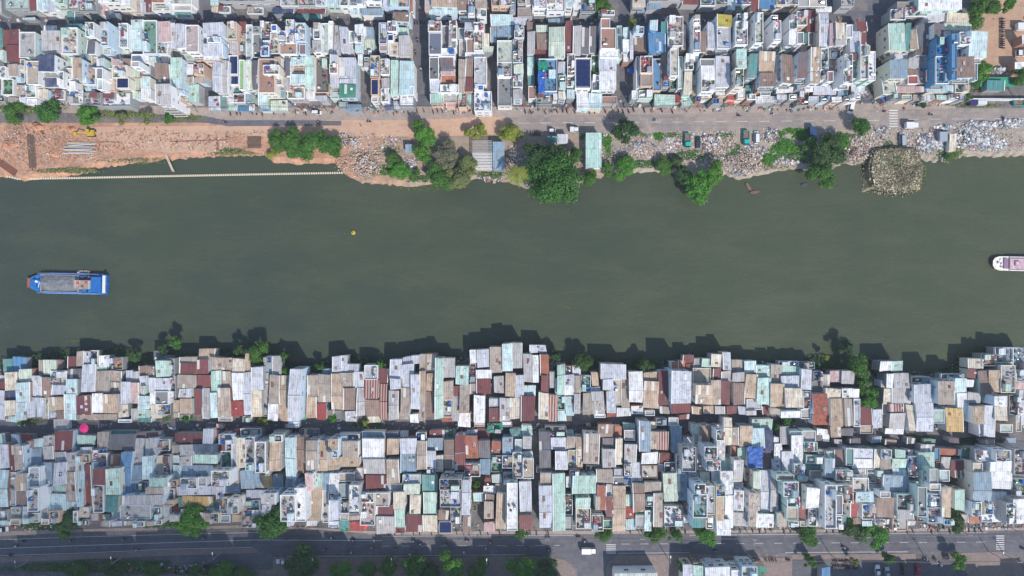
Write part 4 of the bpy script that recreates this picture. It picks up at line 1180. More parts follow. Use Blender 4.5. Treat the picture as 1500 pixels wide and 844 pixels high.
# ================================================================ land, water, roads
def ground_mat(name, cols, scale=.12, fine=1.6, k=.85, speck=.0, xband=None, streak=False):
    t = NT(name); v = t.vec(); a = t.noise(v, scale, 6, .62); b = t.noise(v, fine, 5, .65); c = t.noise(v, scale*4.1, 4, .6)
    base = t.mix(t.ramp(a, .38, .62), lin(cols[0], k), lin(cols[1], k))
    base = t.mix(t.ramp(c, .5, .68, 0, .8), base, lin(cols[2], k))
    if xband:
        sp = t.n('ShaderNodeSeparateXYZ'); t.l(v, sp.inputs[0])
        x = t.math('ADD', sp.outputs[0], t.math('MULTIPLY', t.math('SUBTRACT', a, .5), 60.0))
        for x0, x1, col in xband: base = t.mix(t.ramp(x, x0, x1), base, t.mix(t.ramp(c, .4, .65, 0, .7), lin(col[0], k), lin(col[1], k)))
    g = t.ramp(b, .3, .7, .84, 1.14); cb = t.n('ShaderNodeCombineColor'); [t.l(g, cb.inputs[i]) for i in range(3)]
    base = t.mix(1.0, base, cb.outputs[0], 'MULTIPLY')
    if streak or 'soil' in name:
        st = t.noise(t.mapv(v, (.05, 1.0, 1) if streak else (.12, .9, 1)), .8, 5, .7); base = t.mix(t.ramp(st, .5, .72, 0, .45), base, lin(tuple(int(q*.66) for q in cols[1]), k))
        pt = t.noise(v, .28, 2, .4); base = t.mix(t.ramp(pt, .6, .63, 0, .22), base, lin(tuple(int(q*.7) for q in cols[0]), k))
    if speck:
        vo = t.n('ShaderNodeTexVoronoi'); t.l(v, vo.inputs['Vector']); vo.inputs['Scale'].default_value = 1.1
        f = t.ramp(vo.outputs['Color'], .72, .78, 0, speck); base = t.mix(f, base, lin((205, 200, 196), .8))
    t.l(base, t.b.inputs['Base Color']); t.b.inputs['Roughness'].default_value = .92; t.b.inputs['Specular IOR Level'].default_value = .2
    t.bump(b, .06, .6); return t.m
G = {
 'town': ground_mat('town_ground', ((126, 122, 122), (104, 100, 104), (146, 138, 130)), .15),
 'bank': ground_mat('bank_soil', ((208, 160, 130), (184, 142, 120), (146, 124, 108)), .16, xband=[(-60, -30, ((172, 154, 138), (146, 134, 120))), (20, 40, ((164, 152, 138), (186, 176, 164)))]),
 'asphalt': ground_mat('asphalt', ((114, 113, 121), (100, 101, 110), (124, 121, 124)), .12, 2.5, streak=True),
 'asphalt_pale': ground_mat('dusty_asphalt', ((162, 150, 144), (146, 138, 136), (178, 162, 148)), .09, 2.5, streak=True),
 'dirt': ground_mat('sandy_dirt_road', ((206, 170, 146), (196, 162, 140), (178, 150, 132)), .08, 1.8),
 'paving': ground_mat('paving', ((172, 156, 148), (152, 142, 138), (188, 170, 158)), .35, 3.0),
 'brickpave': ground_mat('brick_paving', ((146, 130, 126), (134, 122, 120), (160, 142, 136)), .2, 3.0),
 'lot': ground_mat('ochre_lot', ((196, 162, 136), (184, 150, 128), (166, 142, 124)), .1, 2.0),
 'bed': plain('river_bed', (90, 86, 70), .95),
 'line': plain('road_paint', (214, 214, 214), .7, var=.12),
}
def water_mat():
    t = NT('river_water'); v = t.vec(); sp = t.n('ShaderNodeSeparateXYZ'); t.l(v, sp.inputs[0])
    a = t.noise(t.mapv(v, (1, .5, 1)), .018, 4, .5)
    x = t.math('ADD', t.math('MULTIPLY', sp.outputs[0], .0022), .5); f = t.math('ADD', t.math('MULTIPLY', a, .7), t.math('MULTIPLY', x, .55))
    base = t.mix(t.ramp(f, .35, .95), lin((68, 79, 71), .75), lin((86, 94, 70), .75))
    sl = t.noise(t.mapv(v, (.5, 1.6, 1)), .06, 6, .65); base = t.mix(t.ramp(sl, .42, .66, 0, .28), base, lin((98, 102, 80), .75))
    sm = t.noise(t.mapv(v, (.3, 1, 1)), .35, 4, .6); base = t.mix(t.ramp(sm, .5, .75, 0, .2), base, lin((58, 68, 66), .8))
    t.l(base, t.b.inputs['Base Color']); t.l(t.ramp(sl, .35, .65, .16, .34), t.b.inputs['Roughness']); t.b.inputs['IOR'].default_value = 1.33
    w1 = t.noise(t.mapv(v, (1, 1.6, 1)), .9, 4, .6); w2 = t.noise(v, .12, 3, .5)
    t.bump(t.math('ADD', w1, t.math('MULTIPLY', w2, 1.2)), .2, .5); return t.m
def P2(pts, z): return [W(x, y)[:2] + (z,) for x, y in pts]
def subdiv(pts, step=6.0, amp=1.6):
    out = []
    for (a, b), (c, d) in zip(pts, pts[1:]):
        n = max(1, int(math.hypot(c-a, d-b)/step))
        for i in range(n):
            f = i/n; j = amp if 0 < i else amp*.5
            out.append((a+(c-a)*f + R.uniform(-j, j)*.5, b+(d-b)*f + R.uniform(-j, j)))
    out.append(pts[-1]); return out
def sheet(name, pts, z, mat, smooth=0):
    m = MB(); p = P2(pts, z)
    area = sum(a[0]*b[1]-b[0]*a[1] for a, b in zip(p, p[1:]+p[:1]))
    if area < 0: p.reverse()
    m.poly(p, mat); return tag(m.build(name), kind='structure')
def slab(name, pts, z0, z1, mat, kind='structure'):
    m = MB(); p = P2(pts, z0)
    if sum(a[0]*b[1]-b[0]*a[1] for a, b in zip(p, p[1:]+p[:1])) < 0: p.reverse()
    m.prism(p, [(x, y, z1) for x, y, _ in p], mat, nobottom=True); return tag(m.build(name), kind=kind)

m = MB(); m.poly([(-4000, -4000, -4.2), (4000, -4000, -4.2), (4000, 4000, -4.2), (-4000, 4000, -4.2)], G['bed']); tag(m.build('ground'), kind='structure')
m = MB(); m.poly([(-3500, -3500, -1.5), (3500, -3500, -1.5), (3500, 3500, -1.5), (-3500, 3500, -1.5)], water_mat()); tag(m.build('river_water'), kind='structure')
NB = [(-2600, 258), (-300, 258), (0, 251), (28, 256.5), (60, 254), (110, 249), (145, 238), (200, 231), (240, 226), (300, 222), (385, 219), (400, 230), (440, 233), (490, 232), (502, 246), (530, 260), (560, 262),
      (600, 266), (640, 262), (700, 254), (740, 258), (770, 270), (850, 262), (900, 246), (945, 244), (985, 245), (1010, 262), (1050, 244), (1085, 256), (1122, 247), (1165, 241), (1215, 242), (1238, 232), (1268, 232),
      (1272, 226), (1350, 226), (1375, 230), (1380, 222), (1450, 221.5), (1500, 220), (1700, 219), (4100, 219)]
nb_line = subdiv(NB, 5, 1.5)
# the north land: town ground, and the river bank in front of it, down to the water
def bank(name, line, back, z, mat, out):
    m = MB(); top = P2(line, z); bk = P2(back, z)
    ring = top + bk[::-1]
    if sum(a[0]*b[1]-b[0]*a[1] for a, b in zip(ring, ring[1:]+ring[:1])) < 0: ring.reverse()
    m.poly(ring, mat)
    mid = [(x + R.uniform(-.3, .3), y + out*(1.2+R.uniform(-.3, .5)), z - 1.0) for x, y, _ in top]; low = [(x, y + out*4.5, -4.3) for x, y, _ in top]
    for a, b in ((top, mid), (mid, low)):
        for i in range(len(top)-1):
            f = [a[i], a[i+1], b[i+1], b[i]]; m.poly(f if out > 0 else f[::-1], mat)
    return tag(m.build(name), kind='structure')
bank('north_bank', nb_line, [(-2600, 180), (4100, 180)], 0.0, G['bank'], -1)
sheet('north_town_ground', [(-2600, 180), (4100, 180), (4100, -2500), (-2600, -2500)], 0.0, G['town'])
sb = subdiv([(-2600, 556)] + [(x, riverbank_y(x)) for x in range(-200, 1700, 50)] + [(4100, 525)], 6, 2)
m_s = bank('south_bank', sb, [(-2600, 640), (4100, 640)], 0.0, G['town'], 1)
sheet('south_town_ground', [(-2600, 640), (4100, 640), (4100, 3300), (-2600, 3300)], 0.0, G['town'])
Z1, Z2, Z3 = .008, .016, .024
# north side streets
sheet('cross_lane', [(-400, 22), (0, 24), (300, 20), (620, 26), (900, 22), (1290, 16), (1290, 30), (900, 36), (620, 38), (300, 32), (0, 38), (-400, 38)], Z1, G['asphalt'])
for nm, pts in (('side_street', [(292, -60), (306, -60), (312, 168), (295, 168)]), ('side_street', [(604, -60), (626, -60), (628, 160), (606, 160)]), ('side_street', [(1268, -60), (1290, -60), (1300, 30), (1290, 165), (1262, 165), (1262, 90), (1272, 20)]),
                ('side_street', [(714, -60), (722, -60), (730, 160), (722, 160)]), ('side_street', [(905, -60), (918, -60), (924, 160), (908, 160)])):
    sheet(nm, pts, .012, G['asphalt'])
sheet('dirt_street', [(480, 176), (640, 168), (760, 166), (760, 196), (640, 200), (480, 200), (330, 200), (330, 186)], Z1, G['dirt'])
sheet('earth_bank_path', [(130, 186), (330, 184), (330, 222), (250, 224), (150, 210)], Z1, G['dirt'])
sheet('paved_forecourt', [(-100, 150), (300, 156), (600, 156), (1000, 158), (1260, 152), (1400, 148), (1400, 160), (1000, 169), (760, 170), (600, 176), (330, 176), (250, 168), (-100, 162)], Z2, G['paving'])
sheet('street_asphalt', [(225, 170), (300, 170), (335, 177), (500, 177), (500, 184), (335, 185), (300, 180), (225, 176)], Z3, G['asphalt'])
sheet('north_street', [(740, 169), (1000, 167), (1260, 162), (1400, 159), (1560, 158), (2600, 158), (2600, 188), (1560, 188), (1300, 190), (1000, 192), (740, 195)], Z3, G['asphalt_pale'])
sheet('ochre_yard', [(1425, -80), (2000, -80), (2000, 118), (1430, 118)], Z1, G['lot'])
for i in range(6):
    y = 161.2 + i*3.9; sheet('crossing_stripe', [(1302.5, y), (1315, y), (1315, y+1.5), (1302.5, y+1.5)], .034, G['line'])
sheet('crossing_stripe', [(1302.5, 184.6), (1315, 184.6), (1315, 186.1), (1302.5, 186.1)], .034, G['line'])
# southern side
sheet('south_alley', [(-400, 620), (130, 618), (450, 619), (790, 624), (900, 608), (1060, 603), (1190, 615), (1300, 640), (1500, 645), (1900, 648), (1900, 656), (1300, 652), (1190, 632), (1060, 612), (900, 618), (790, 636), (450, 634), (130, 634), (-400, 634)], Z1, G['asphalt'])
sheet('south_road', [(-500, 790), (0, 790), (125, 785.5), (250, 782), (400, 779), (500, 784), (720, 785), (840, 783), (1040, 783), (1260, 781), (1560, 779), (2400, 778),
                     (2400, 806), (1560, 809), (1300, 809), (1100, 811), (1010, 810), (905, 812), (886, 830), (884, 1400), (849, 1400), (846, 835), (830, 818), (750, 813), (480, 816), (400, 830), (250, 836), (0, 842), (-500, 850)], Z2, G['asphalt'])
m = MB()
def kerbed(name, pts, mat, h=.12): return slab(name, pts, 0.0, h, mat)
kerbed('sidewalk', [(-500, 782), (0, 785), (125, 779), (250, 776), (380, 773), (470, 776), (560, 783), (850, 782.6), (1000, 781), (1260, 779), (1560, 776), (2400, 774), (2400, 770), (1560, 772), (1260, 775), (1000, 777), (560, 778.5), (380, 768.5), (0, 778), (-500, 780)], G['paving'])
kerbed('road_median', [(-500, 818), (0, 816), (125, 811), (250, 805.5), (372, 803), (378, 806), (376, 810), (250, 814), (125, 819), (0, 824), (-500, 828)], G['brickpave'])
kerbed('sidewalk_corner', [(400, 816), (480, 818), (750, 815), (806, 816), (828, 820), (842, 834), (846, 850), (846, 1000), (750, 1000), (750, 850), (560, 850), (250, 850), (0, 860), (-500, 870), (-500, 858), (0, 848), (250, 842), (400, 834)], G['brickpave'])
kerbed('sidewalk_corner', [(888, 1000), (888, 832), (892, 822), (908, 814), (1010, 812), (1100, 814), (1160, 818), (1160, 1000)], G['brickpave'])
kerbed('paved_strip', [(1160, 812), (1340, 811), (1342, 820), (1160, 819)], G['brickpave'])
kerbed('sidewalk_corner', [(1390, 810), (1470, 808), (1490, 816), (1505, 850), (1505, 1000), (1440, 1000), (1420, 844)], G['brickpave'])
sheet('parking_yard', [(1160, 820), (1420, 820), (1436, 1000), (1160, 1000)], Z1, G['asphalt'])
def stripe(pts, w, dash=None, z=.034, name='lane_line'):
    m = MB(); k = 0
    for (a, b), (c, d) in zip(pts, pts[1:]):
        A = Vector(W(a, b)); B = Vector(W(c, d)); L = (B-A).length; dr = (B-A)/L; nn = Vector((-dr.y, dr.x, 0))*w/2; s_ = 0
        while s_ < L:
            e = min(L, s_ + (dash[0] if dash else L)); p, q = A+dr*s_, A+dr*e
            m.poly([(p-nn)[:2]+(z,), (q-nn)[:2]+(z,), (q+nn)[:2]+(z,), (p+nn)[:2]+(z,)], G['line']); s_ = e + (dash[1] if dash else 1)
    return tag(m.build(name), kind='structure')
stripe([(-300, 805), (0, 803.5), (125, 799), (250, 795), (370, 791), (560, 792)], .16)
stripe([(-300, 792), (0, 790.8), (125, 786.3), (250, 783), (380, 780)], .14)
stripe([(-300, 815.5), (0, 814), (125, 810), (250, 804.5), (370, 802)], .14)
stripe([(420, 815), (560, 814.5), (750, 812.5), (770, 812.5)], .14)
stripe([(560, 800), (820, 799)], .12, (3, 4)); stripe([(910, 797), (1290, 795), (1450, 794)], .12, (3, 4))
stripe([(560, 785.6), (840, 784.4)], .12); stripe([(1010, 784.2), (1240, 782)], .12); stripe([(1300, 781.5), (1445, 780.2)], .12); stripe([(905, 810.5), (1010, 809.5)], .14); stripe([(1150, 809.5), (1330, 808.3)], .14)
stripe([(760, 180.5), (1290, 176.5)], .12, (4, 4)); stripe([(1330, 175), (1560, 173)], .12, (4, 4))
for k in range(5):
    y = 797.5 + k*3.0; sheet('crossing_stripe', [(888, y), (902, y), (902, y+1.2), (888, y+1.2)], .034, G['line'])
for k in range(7):
    y = 784.5 + k*3.2; sheet('crossing_stripe', [(1459, y), (1471, y), (1471, y+1.3), (1459, y+1.3)], .034, G['line'])

# ================================================================ rubble, litter, ground cover (stuff)
def col_mat():
    t = NT('mixed_rubbish'); a = t.n('ShaderNodeVertexColor', layer_name='Col'); t.l(a.outputs[0], t.b.inputs['Base Color']); t.b.inputs['Roughness'].default_value = .8; return t.m
RUB = col_mat()
PALETTE = {'trash': [(225, 222, 220), (236, 236, 238), (200, 190, 180), (160, 150, 140), (120, 110, 102), (205, 180, 165), (120, 140, 175), (190, 120, 110), (90, 88, 86), (215, 210, 200), (70, 110, 150), (180, 160, 140)],
           'rubble': [(205, 186, 172), (190, 170, 156), (220, 206, 196), (160, 142, 130), (176, 152, 140), (230, 222, 214), (140, 128, 116), (200, 160, 140)],
           'heap': [(134, 126, 98), (158, 148, 120), (108, 102, 82), (184, 176, 152), (84, 82, 64), (204, 194, 174), (120, 118, 88), (176, 152, 124), (96, 100, 72)],
           'clods': [(200, 150, 122), (178, 134, 112), (216, 170, 144), (160, 122, 104), (206, 184, 168), (140, 110, 96)],
           'metal': [(200, 200, 205), (220, 215, 215), (150, 150, 160), (180, 170, 175), (120, 125, 135), (205, 190, 185), (90, 130, 135), (236, 236, 236)],
           'clutter': [(200, 200, 200), (160, 150, 145), (110, 108, 110), (225, 225, 225), (150, 110, 90), (80, 110, 150), (190, 180, 165), (90, 90, 92), (170, 90, 80), (60, 120, 110)]}
def scatter(name, blobs, pal, n, size=(.2, .9), flat=.5, seed=1, tall=.0, avoid=None):
    rr = random.Random(seed); m = MB(); m.cols = []
    tot = sum(b[2]*b[3] for b in blobs); pc = [lin(c, .85)[:3] for c in PALETTE[pal]]
    for bx, by, rx, ry, hh in blobs:
        for _ in range(int(n*rx*ry/tot)):
            a = rr.uniform(0, 2*math.pi); r = math.sqrt(rr.random())*(1+rr.gauss(0, .09)); e = 1+.16*math.sin(3*a+bx)+.1*math.sin(5*a+by) if pal != 'heap' else 1/max(abs(math.cos(a)), abs(math.sin(a)))**.6*1.0; px = bx+rx*r*e*math.cos(a); py = by+ry*r*e*math.sin(a)
            x, y, _z = W(px, py); nz = mnoise.noise(Vector((x*.16, y*.16, seed*.37))) + .5*mnoise.noise(Vector((x*.45, y*.45, seed)))
            if n > 5000 and pal != 'heap' and nz < -.02 and rr.random() < .8: continue
            z = (hh*max(0, 1-r**2)*(.7+.5*rr.random())) if pal != 'heap' else (2.0 + .5*nz if r < .93 else 1.2) + (-2.4 if r > 1 else 0)
            s = rr.uniform(*size)*(.6+.8*rr.random()); w = s*rr.uniform(.4, 1); t = s*rr.uniform(.1, flat); k0 = len(m.f)
            m.box(x, y, z-.05, s, w, t+.05, RUB, rr.uniform(0, 3.14)); c = rr.choice(pc); f = rr.uniform(.75, 1.1) * (1 if pal != 'heap' else .8 + .7*max(-.4, nz) + (.45 if py > by+ry*.72 or px < bx-rx*.8 else 0)); c = tuple(min(.9, v*f) for v in c)
            m.cols += [c]*(len(m.f)-k0)
    return tag(m.build(name), kind='stuff')
def mound(name, px, py, rx, ry, hh, mat, seed=1, n=34, zb=-.1, expo=2.0):
    rr = random.Random(seed); m = MB(); rings = 9; V = []
    ph = [rr.uniform(0, 6.28) for _ in range(4)]
    for j in range(rings+1):
        f = 1 - j/rings; row = []
        for i in range(n):
            a = 2*math.pi*i/n; e = 1 + .1*math.sin(2*a+ph[0]) + .08*math.sin(3*a+ph[1]) + .06*math.sin(5*a+ph[2])
            x = (abs(math.cos(a))**(2/expo))*(1 if math.cos(a) > 0 else -1)*rx*f*e; y = (abs(math.sin(a))**(2/expo))*(1 if math.sin(a) > 0 else -1)*ry*f*e
            w = W(px+x, py-y); row.append((w[0], w[1], zb + hh*(1-f**3)*(.8+.4*rr.random()) if j else zb))
        V.append(row)
    for j in range(rings):
        for i in range(n):
            k = (i+1) % n; m.poly([V[j][i], V[j][k], V[j+1][k], V[j+1][i]], mat)
    return m.build(name, smooth=False)
from mathutils import noise as mnoise
HEAP = ground_mat('heap_soil', ((150, 140, 112), (128, 120, 98), (178, 164, 138)), .5, 2.0)
RUBG = ground_mat('rubble_soil', ((196, 178, 164), (174, 160, 148), (214, 202, 192)), .4, 2.0)
tag(mound('rubbish_mound', 1309, 248, 38, 33, 3.6, HEAP, 3, 44, -1.8, 9), 'big square rubbish mound jutting into the river', 'mound')
tag(mound('rubbish_mound', 1252, 228, 19, 14, 2.2, RUBG, 4, 30, -1.8), 'smaller pale rubble mound left of the big rubbish mound', 'mound')
tag(mound('rubbish_mound', 532, 238, 34, 24, 1.6, RUBG, 5, 36, -1.8), 'pink rubble spit at the end of the floating boom', 'mound')
tag(mound('rubbish_mound', 1092, 236, 30, 18, 1.4, RUBG, 6, 36, -1.8), 'tan rubble slope below the two teal lorries', 'mound')
scatter('rubble', [(1309, 249, 39, 33, 4.2)], 'heap', 9000, (.12, .45), .7, 11)
scatter('rubble', [(1252, 228, 19, 13, 2.0), (532, 238, 33, 22, 1.4), (515, 208, 14, 12, .5), (1092, 236, 30, 16, 1.3), (1062, 214, 20, 14, .4), (940, 212, 16, 14, .4), (960, 226, 30, 8, .2), (1270, 212, 30, 12, .3)], 'rubble', 7500, (.12, .5), .5, 12)
scatter('litter', [(1040, 210, 14, 16, 1.2), (1130, 200, 14, 10, 1.0), (935, 214, 12, 8, .8), (985, 210, 12, 12, .3), (510, 206, 14, 9, 1.0), (1045, 236, 12, 8, .8), (1290, 190, 14, 6, .2), (1355, 208, 16, 14, .4), (1085, 252, 14, 6, .3), (1110, 224, 16, 8, .3),
                   (1150, 236, 24, 6, .2), (600, 245, 10, 14, .2), (720, 262, 18, 5, .2)], 'trash', 7000, (.12, .65), .4, 13)
scatter('scrap_metal', [(1435, 184, 30, 6, 1.0), (1480, 181, 20, 6, 1.0), (1420, 205, 36, 12, .8), (1365, 212, 18, 12, .6), (1462, 104, 16, 5, 1.2), (1385, 187, 14, 4, .4), (1452, 210, 20, 10, .6)], 'metal', 7000, (.15, .8), .5, 14)
scatter('rubble', [(60, 215, 60, 26, .3), (20, 200, 22, 20, .5), (150, 225, 60, 14, .2), (300, 212, 90, 14, .1), (30, 240, 26, 10, .3)], 'rubble', 1300, (.12, .45), .35, 15)
scatter('street_clutter', [(90, 150, 90, 6, .2), (420, 160, 100, 6, .2), (560, 158, 40, 8, .2), (700, 158, 60, 9, .2), (800, 154, 60, 10, .3), (930, 150, 40, 10, .2), (1100, 158, 150, 6, .1), (1340, 150, 60, 8, .1), (880, 130, 12, 20, .2), (1280, 110, 6, 50, .1),
                           (650, 30, 700, 5, .1), (750, 626, 750, 7, .1), (700, 772, 260, 4, .1), (1200, 772, 240, 5, .1), (1265, 145, 14, 12, .1)], 'clutter', 5200, (.2, .9), .8, 16)
scatter('street_clutter', [(60, 772, 60, 5, .2), (300, 832, 60, 7, .1), (180, 830, 80, 6, .1), (1445, 770, 60, 6, .1)], 'clutter', 500, (.25, .9), .7, 17)

def cover(name, blobs, mat, n, seed, size=(.25, .55), lift=.8):
    rr = random.Random(seed); m = MB(); tot = sum(b[2]*b[3] for b in blobs)
    for bx, by, rx, ry, hh in blobs:
        for _ in range(int(n*rx*ry/tot)):
            a = rr.uniform(0, 6.283); r = math.sqrt(rr.random()); e = 1+.2*math.sin(3*a+bx)+.12*math.sin(7*a+by)
            x, y, _z = W(bx+rx*r*e*math.cos(a), by+ry*r*e*math.sin(a)); z = hh*(1-r**2)*rr.uniform(.5, 1.1)+.05
            d = Vector((rr.gauss(0, 1), rr.gauss(0, 1), rr.gauss(0, .5))).normalized(); b = d.cross(Vector((rr.gauss(0, .5), rr.gauss(0, .5), 1))).normalized()
            s = rr.uniform(*size); p = Vector((x, y, z)); m.poly([p-d*s, p-b*s*.6, p+d*s, p+b*s*.6], mat)
    return tag(m.build(name), kind='stuff')
cover('ground_cover', [(1150, 216, 22, 12, .8), (1127, 232, 14, 9, .6), (1215, 222, 24, 14, .7), (1180, 200, 16, 8, .6), (890, 212, 6, 14, .5), (965, 200, 8, 6, .4), (1140, 196, 10, 5, .4), (1165, 192, 18, 4, .4), (1238, 212, 10, 10, .5)], LEAF['bright'], 5000, 21)
cover('ground_cover', [(170, 168, 60, 6, .8), (40, 160, 50, 6, .5), (265, 172, 30, 7, .5), (340, 222, 22, 5, .6), (1395, 150, 12, 4, .4), (1430, 155, 40, 2.5, .3), (100, 250, 50, 4, .4), (1445, 132, 20, 4, .6), (1390, 222, 16, 16, .2), (1345, 248, 10, 14, .2)], LEAF['olive'], 3600, 22)
cover('ground_cover', [(150, 830, 130, 10, .8), (320, 838, 60, 6, .8), (60, 770, 40, 6, .4), (230, 768, 50, 5, .8), (1395, 690, 10, 26, .8), (1402, 745, 12, 10, .6), (40, 618, 20, 5, .5), (225, 612, 30, 4, .3), (270, 612, 12, 5, .6), (540, 622, 30, 4, .5), (640, 632, 20, 4, .5), (695, 720, 6, 22, .6)], LEAF['mid'], 4600, 23)
cover('ground_cover', [(100, 528, 110, 12, .5), (170, 520, 40, 9, 1.2), (320, 522, 70, 9, 1.0), (430, 540, 40, 10, .6), (520, 532, 40, 8, .8), (670, 538, 30, 6, .6), (860, 535, 40, 12, 1.2), (945, 535, 40, 10, 1.2), (1200, 532, 30, 8, .8), (1400, 545, 40, 6, .6)], LEAF['dark'], 5200, 24)

scatter('litter', [(560, 212, 50, 14, .1), (640, 240, 60, 16, .1), (740, 236, 40, 18, .1), (880, 222, 36, 20, .15), (940, 226, 40, 14, .15), (1000, 222, 50, 18, .15), (1060, 232, 50, 18, .15), (1130, 218, 50, 22, .15), (1200, 212, 50, 22, .1), (1260, 206, 50, 12, .15), (1350, 206, 50, 16, .15), (1440, 206, 60, 14, .2), (1400, 190, 90, 5, .2), (1100, 196, 120, 4, .1), (940, 198, 60, 4, .1), (1380, 228, 14, 10, .1)], 'trash', 15000, (.1, .5), .4, 41)
scatter('rubble', [(560, 236, 60, 22, .1), (640, 252, 60, 10, .1), (880, 240, 50, 8, .1), (1000, 236, 60, 12, .1), (1080, 246, 60, 8, .1), (1160, 234, 60, 10, .1), (1240, 222, 40, 14, .1), (1330, 215, 60, 12, .1), (1450, 214, 70, 10, .1), (1700, 205, 150, 12, .1)], 'rubble', 9000, (.1, .45), .4, 42)
scatter('waterline_litter', [(x, y+2, 9, 1.6, .0) for x, y in NB if 490 < x < 1500], 'trash', 900, (.1, .4), .4, 43).location.z = -1.4
scatter('waterline_litter', [(x, riverbank_y(x)-10, 12, 5, .0) for x in range(0, 1500, 22)], 'trash', 1500, (.1, .5), .4, 44).location.z = -1.42
scatter('soil_clods', [(70, 215, 80, 30, .15), (200, 205, 90, 16, .15), (330, 205, 80, 14, .12), (30, 200, 30, 22, .2)], 'clods', 2600, (.1, .5), .5, 45)
cover('ground_cover', [(560, 250, 22, 8, .5), (630, 262, 40, 5, .5), (720, 256, 22, 5, .5), (880, 205, 8, 10, .4), (940, 240, 30, 6, .6), (1005, 228, 26, 8, .5), (1075, 222, 16, 12, .5), (1100, 232, 16, 12, .5), (1180, 230, 40, 10, .7), (1240, 200, 16, 5, .5), (1300, 212, 10, 5, .4), (1390, 226, 20, 6, .3), (930, 197, 20, 4, .4), (1060, 198, 16, 4, .4), (855, 200, 6, 5, .4), (985, 198, 14, 4, .4)], LEAF['mid'], 5200, 46, (.16, .4))
cover('ground_cover', [(570, 222, 20, 10, .3), (660, 244, 40, 14, .3), (900, 230, 24, 10, .3), (1040, 226, 24, 12, .3), (1130, 240, 30, 10, .3), (1210, 240, 20, 8, .4), (1270, 240, 20, 4, .3), (1310, 240, 30, 20, 3.2), (340, 226, 40, 4, .3), (200, 236, 50, 4, .3)], LEAF['olive'], 4000, 47, (.14, .36))
cover('ground_cover', [(1225, 640, 26, 6, 1.6), (1290, 645, 20, 5, 1.4), (1340, 641, 24, 4, 1.6), (1420, 645, 20, 4, 1.2), (1150, 616, 16, 4, 1.2), (880, 622, 30, 3, .8)], LEAF['dark'], 3600, 49, (.16, .4))
w_ = cover('floating_weeds', [(R.uniform(-50, 1550), R.uniform(270, 500), R.uniform(.6, 2.2), R.uniform(.3, 1.2), .02) for _ in range(70)] + [(1350, 262, 10, 12, .02), (620, 275, 40, 4, .02), (105, 500, 12, 2, .02), (835, 450, 8, 3, .02)], LEAF['olive'], 900, 48, (.08, .25)); w_.location.z = -1.47

# ================================================================ trees
def crown_mesh(seed, r, h, n, mat, leaf=(.28, .6), lumps=9, flat=.7):
    rr = random.Random(seed); m = MB(); L = []
    for i in range(lumps):
        a = 2*math.pi*i/lumps*1.0 + rr.uniform(-.6, .6); d = r*rr.uniform(.25, .8) if i else 0
        L.append((d*math.cos(a), d*math.sin(a), h*rr.uniform(.5, .78) if i else h*.8, r*rr.uniform(.22, .46)))
    L += [(rr.uniform(-.4, .4)*r, rr.uniform(-.4, .4)*r, h*.86, r*rr.uniform(.22, .4)) for _ in range(lumps//2)]
    tot = sum(l[3]**2 for l in L)
    for x, y, z, q in L:
        for _ in range(int(n*q*q/tot)):
            d = Vector((rr.gauss(0, 1), rr.gauss(0, 1), rr.gauss(0, 1)+.35)).normalized()
            k = q*(rr.random()**.35)*rr.uniform(.8, 1.22); p = Vector((x, y, z)) + Vector((d.x*k, d.y*k, d.z*k*flat))
            nrm = (d + Vector((rr.gauss(0, .5), rr.gauss(0, .5), rr.gauss(0, .4)+.5))).normalized(); a = nrm.orthogonal().normalized()
            a = Matrix.Rotation(rr.uniform(0, 6.28), 3, nrm) @ a; b = nrm.cross(a); s = rr.uniform(*leaf)
            m.poly([p-a*s, p-b*s*.55, p+a*s, p+b*s*.55], mat)
    o = m.build('crown'); me = o.data; bpy.data.objects.remove(o); return me, L
def trunk_mesh(seed, r, h, L):
    m = MB(); t = max(.12, h*.035); m.tube((0, 0, -.3), (0, 0, h*.35), t*1.25, t*.9, M['bark'], 8); m.tube((0, 0, h*.35), (L[0][0]*.3, L[0][1]*.3, h*.75), t*.9, t*.4, M['bark'], 7)
    for x, y, z, q in L[1:7]: m.tube((0, 0, h*.3), (x*.85, y*.85, z), t*.5, t*.15, M['bark'], 6)
    o = m.build('trunk'); me = o.data; bpy.data.objects.remove(o); return me
VAR = {}
def tree(px, py, r_px, h, kind, label, group=None, seed=None, name='broadleaf_tree', cat='tree', base_z=0.0):
    r = r_px*S*(.9 if 480 < py < 600 else 1.05); big = 'L' if r > 8 else 'M' if r > 3.6 else 'S'; v = R.randrange(3) if big != 'L' else R.randrange(2)
    key = (kind, big, v); rr0, h0 = {'L': (10, 10), 'M': (5, 7), 'S': (2.6, 4.2)}[big]
    if key not in VAR:
        me, L = crown_mesh(hash(kind) % 99 + v*7 + ord(big), rr0, h0, {'L': 14000, 'M': 5200, 'S': 1700}[big], LEAF[kind], {'L': (.24, .54), 'M': (.2, .44), 'S': (.16, .34)}[big], {'L': 16, 'M': 9, 'S': 6}[big])
        if kind == 'grey': pass
        VAR[key] = (me, trunk_mesh(v, rr0, h0, L))
    cm, tm = VAR[key]
    zt = base_z; k = (H-h*.7)/H; root = empty(name, ((px-750)*S*k, (422-py)*S*k, zt), R.uniform(0, 6.28), label, cat, group)
    for n_, me in (('trunk', tm), ('crown', cm)):
        o = bpy.data.objects.new(n_, me); C.objects.link(o); o.parent = root
    root.scale = (r/rr0, r/rr0*R.uniform(.9, 1.1), h/h0); return root
random.seed(3)
def hash(s): return sum(ord(c)*(i+3) for i, c in enumerate(s))
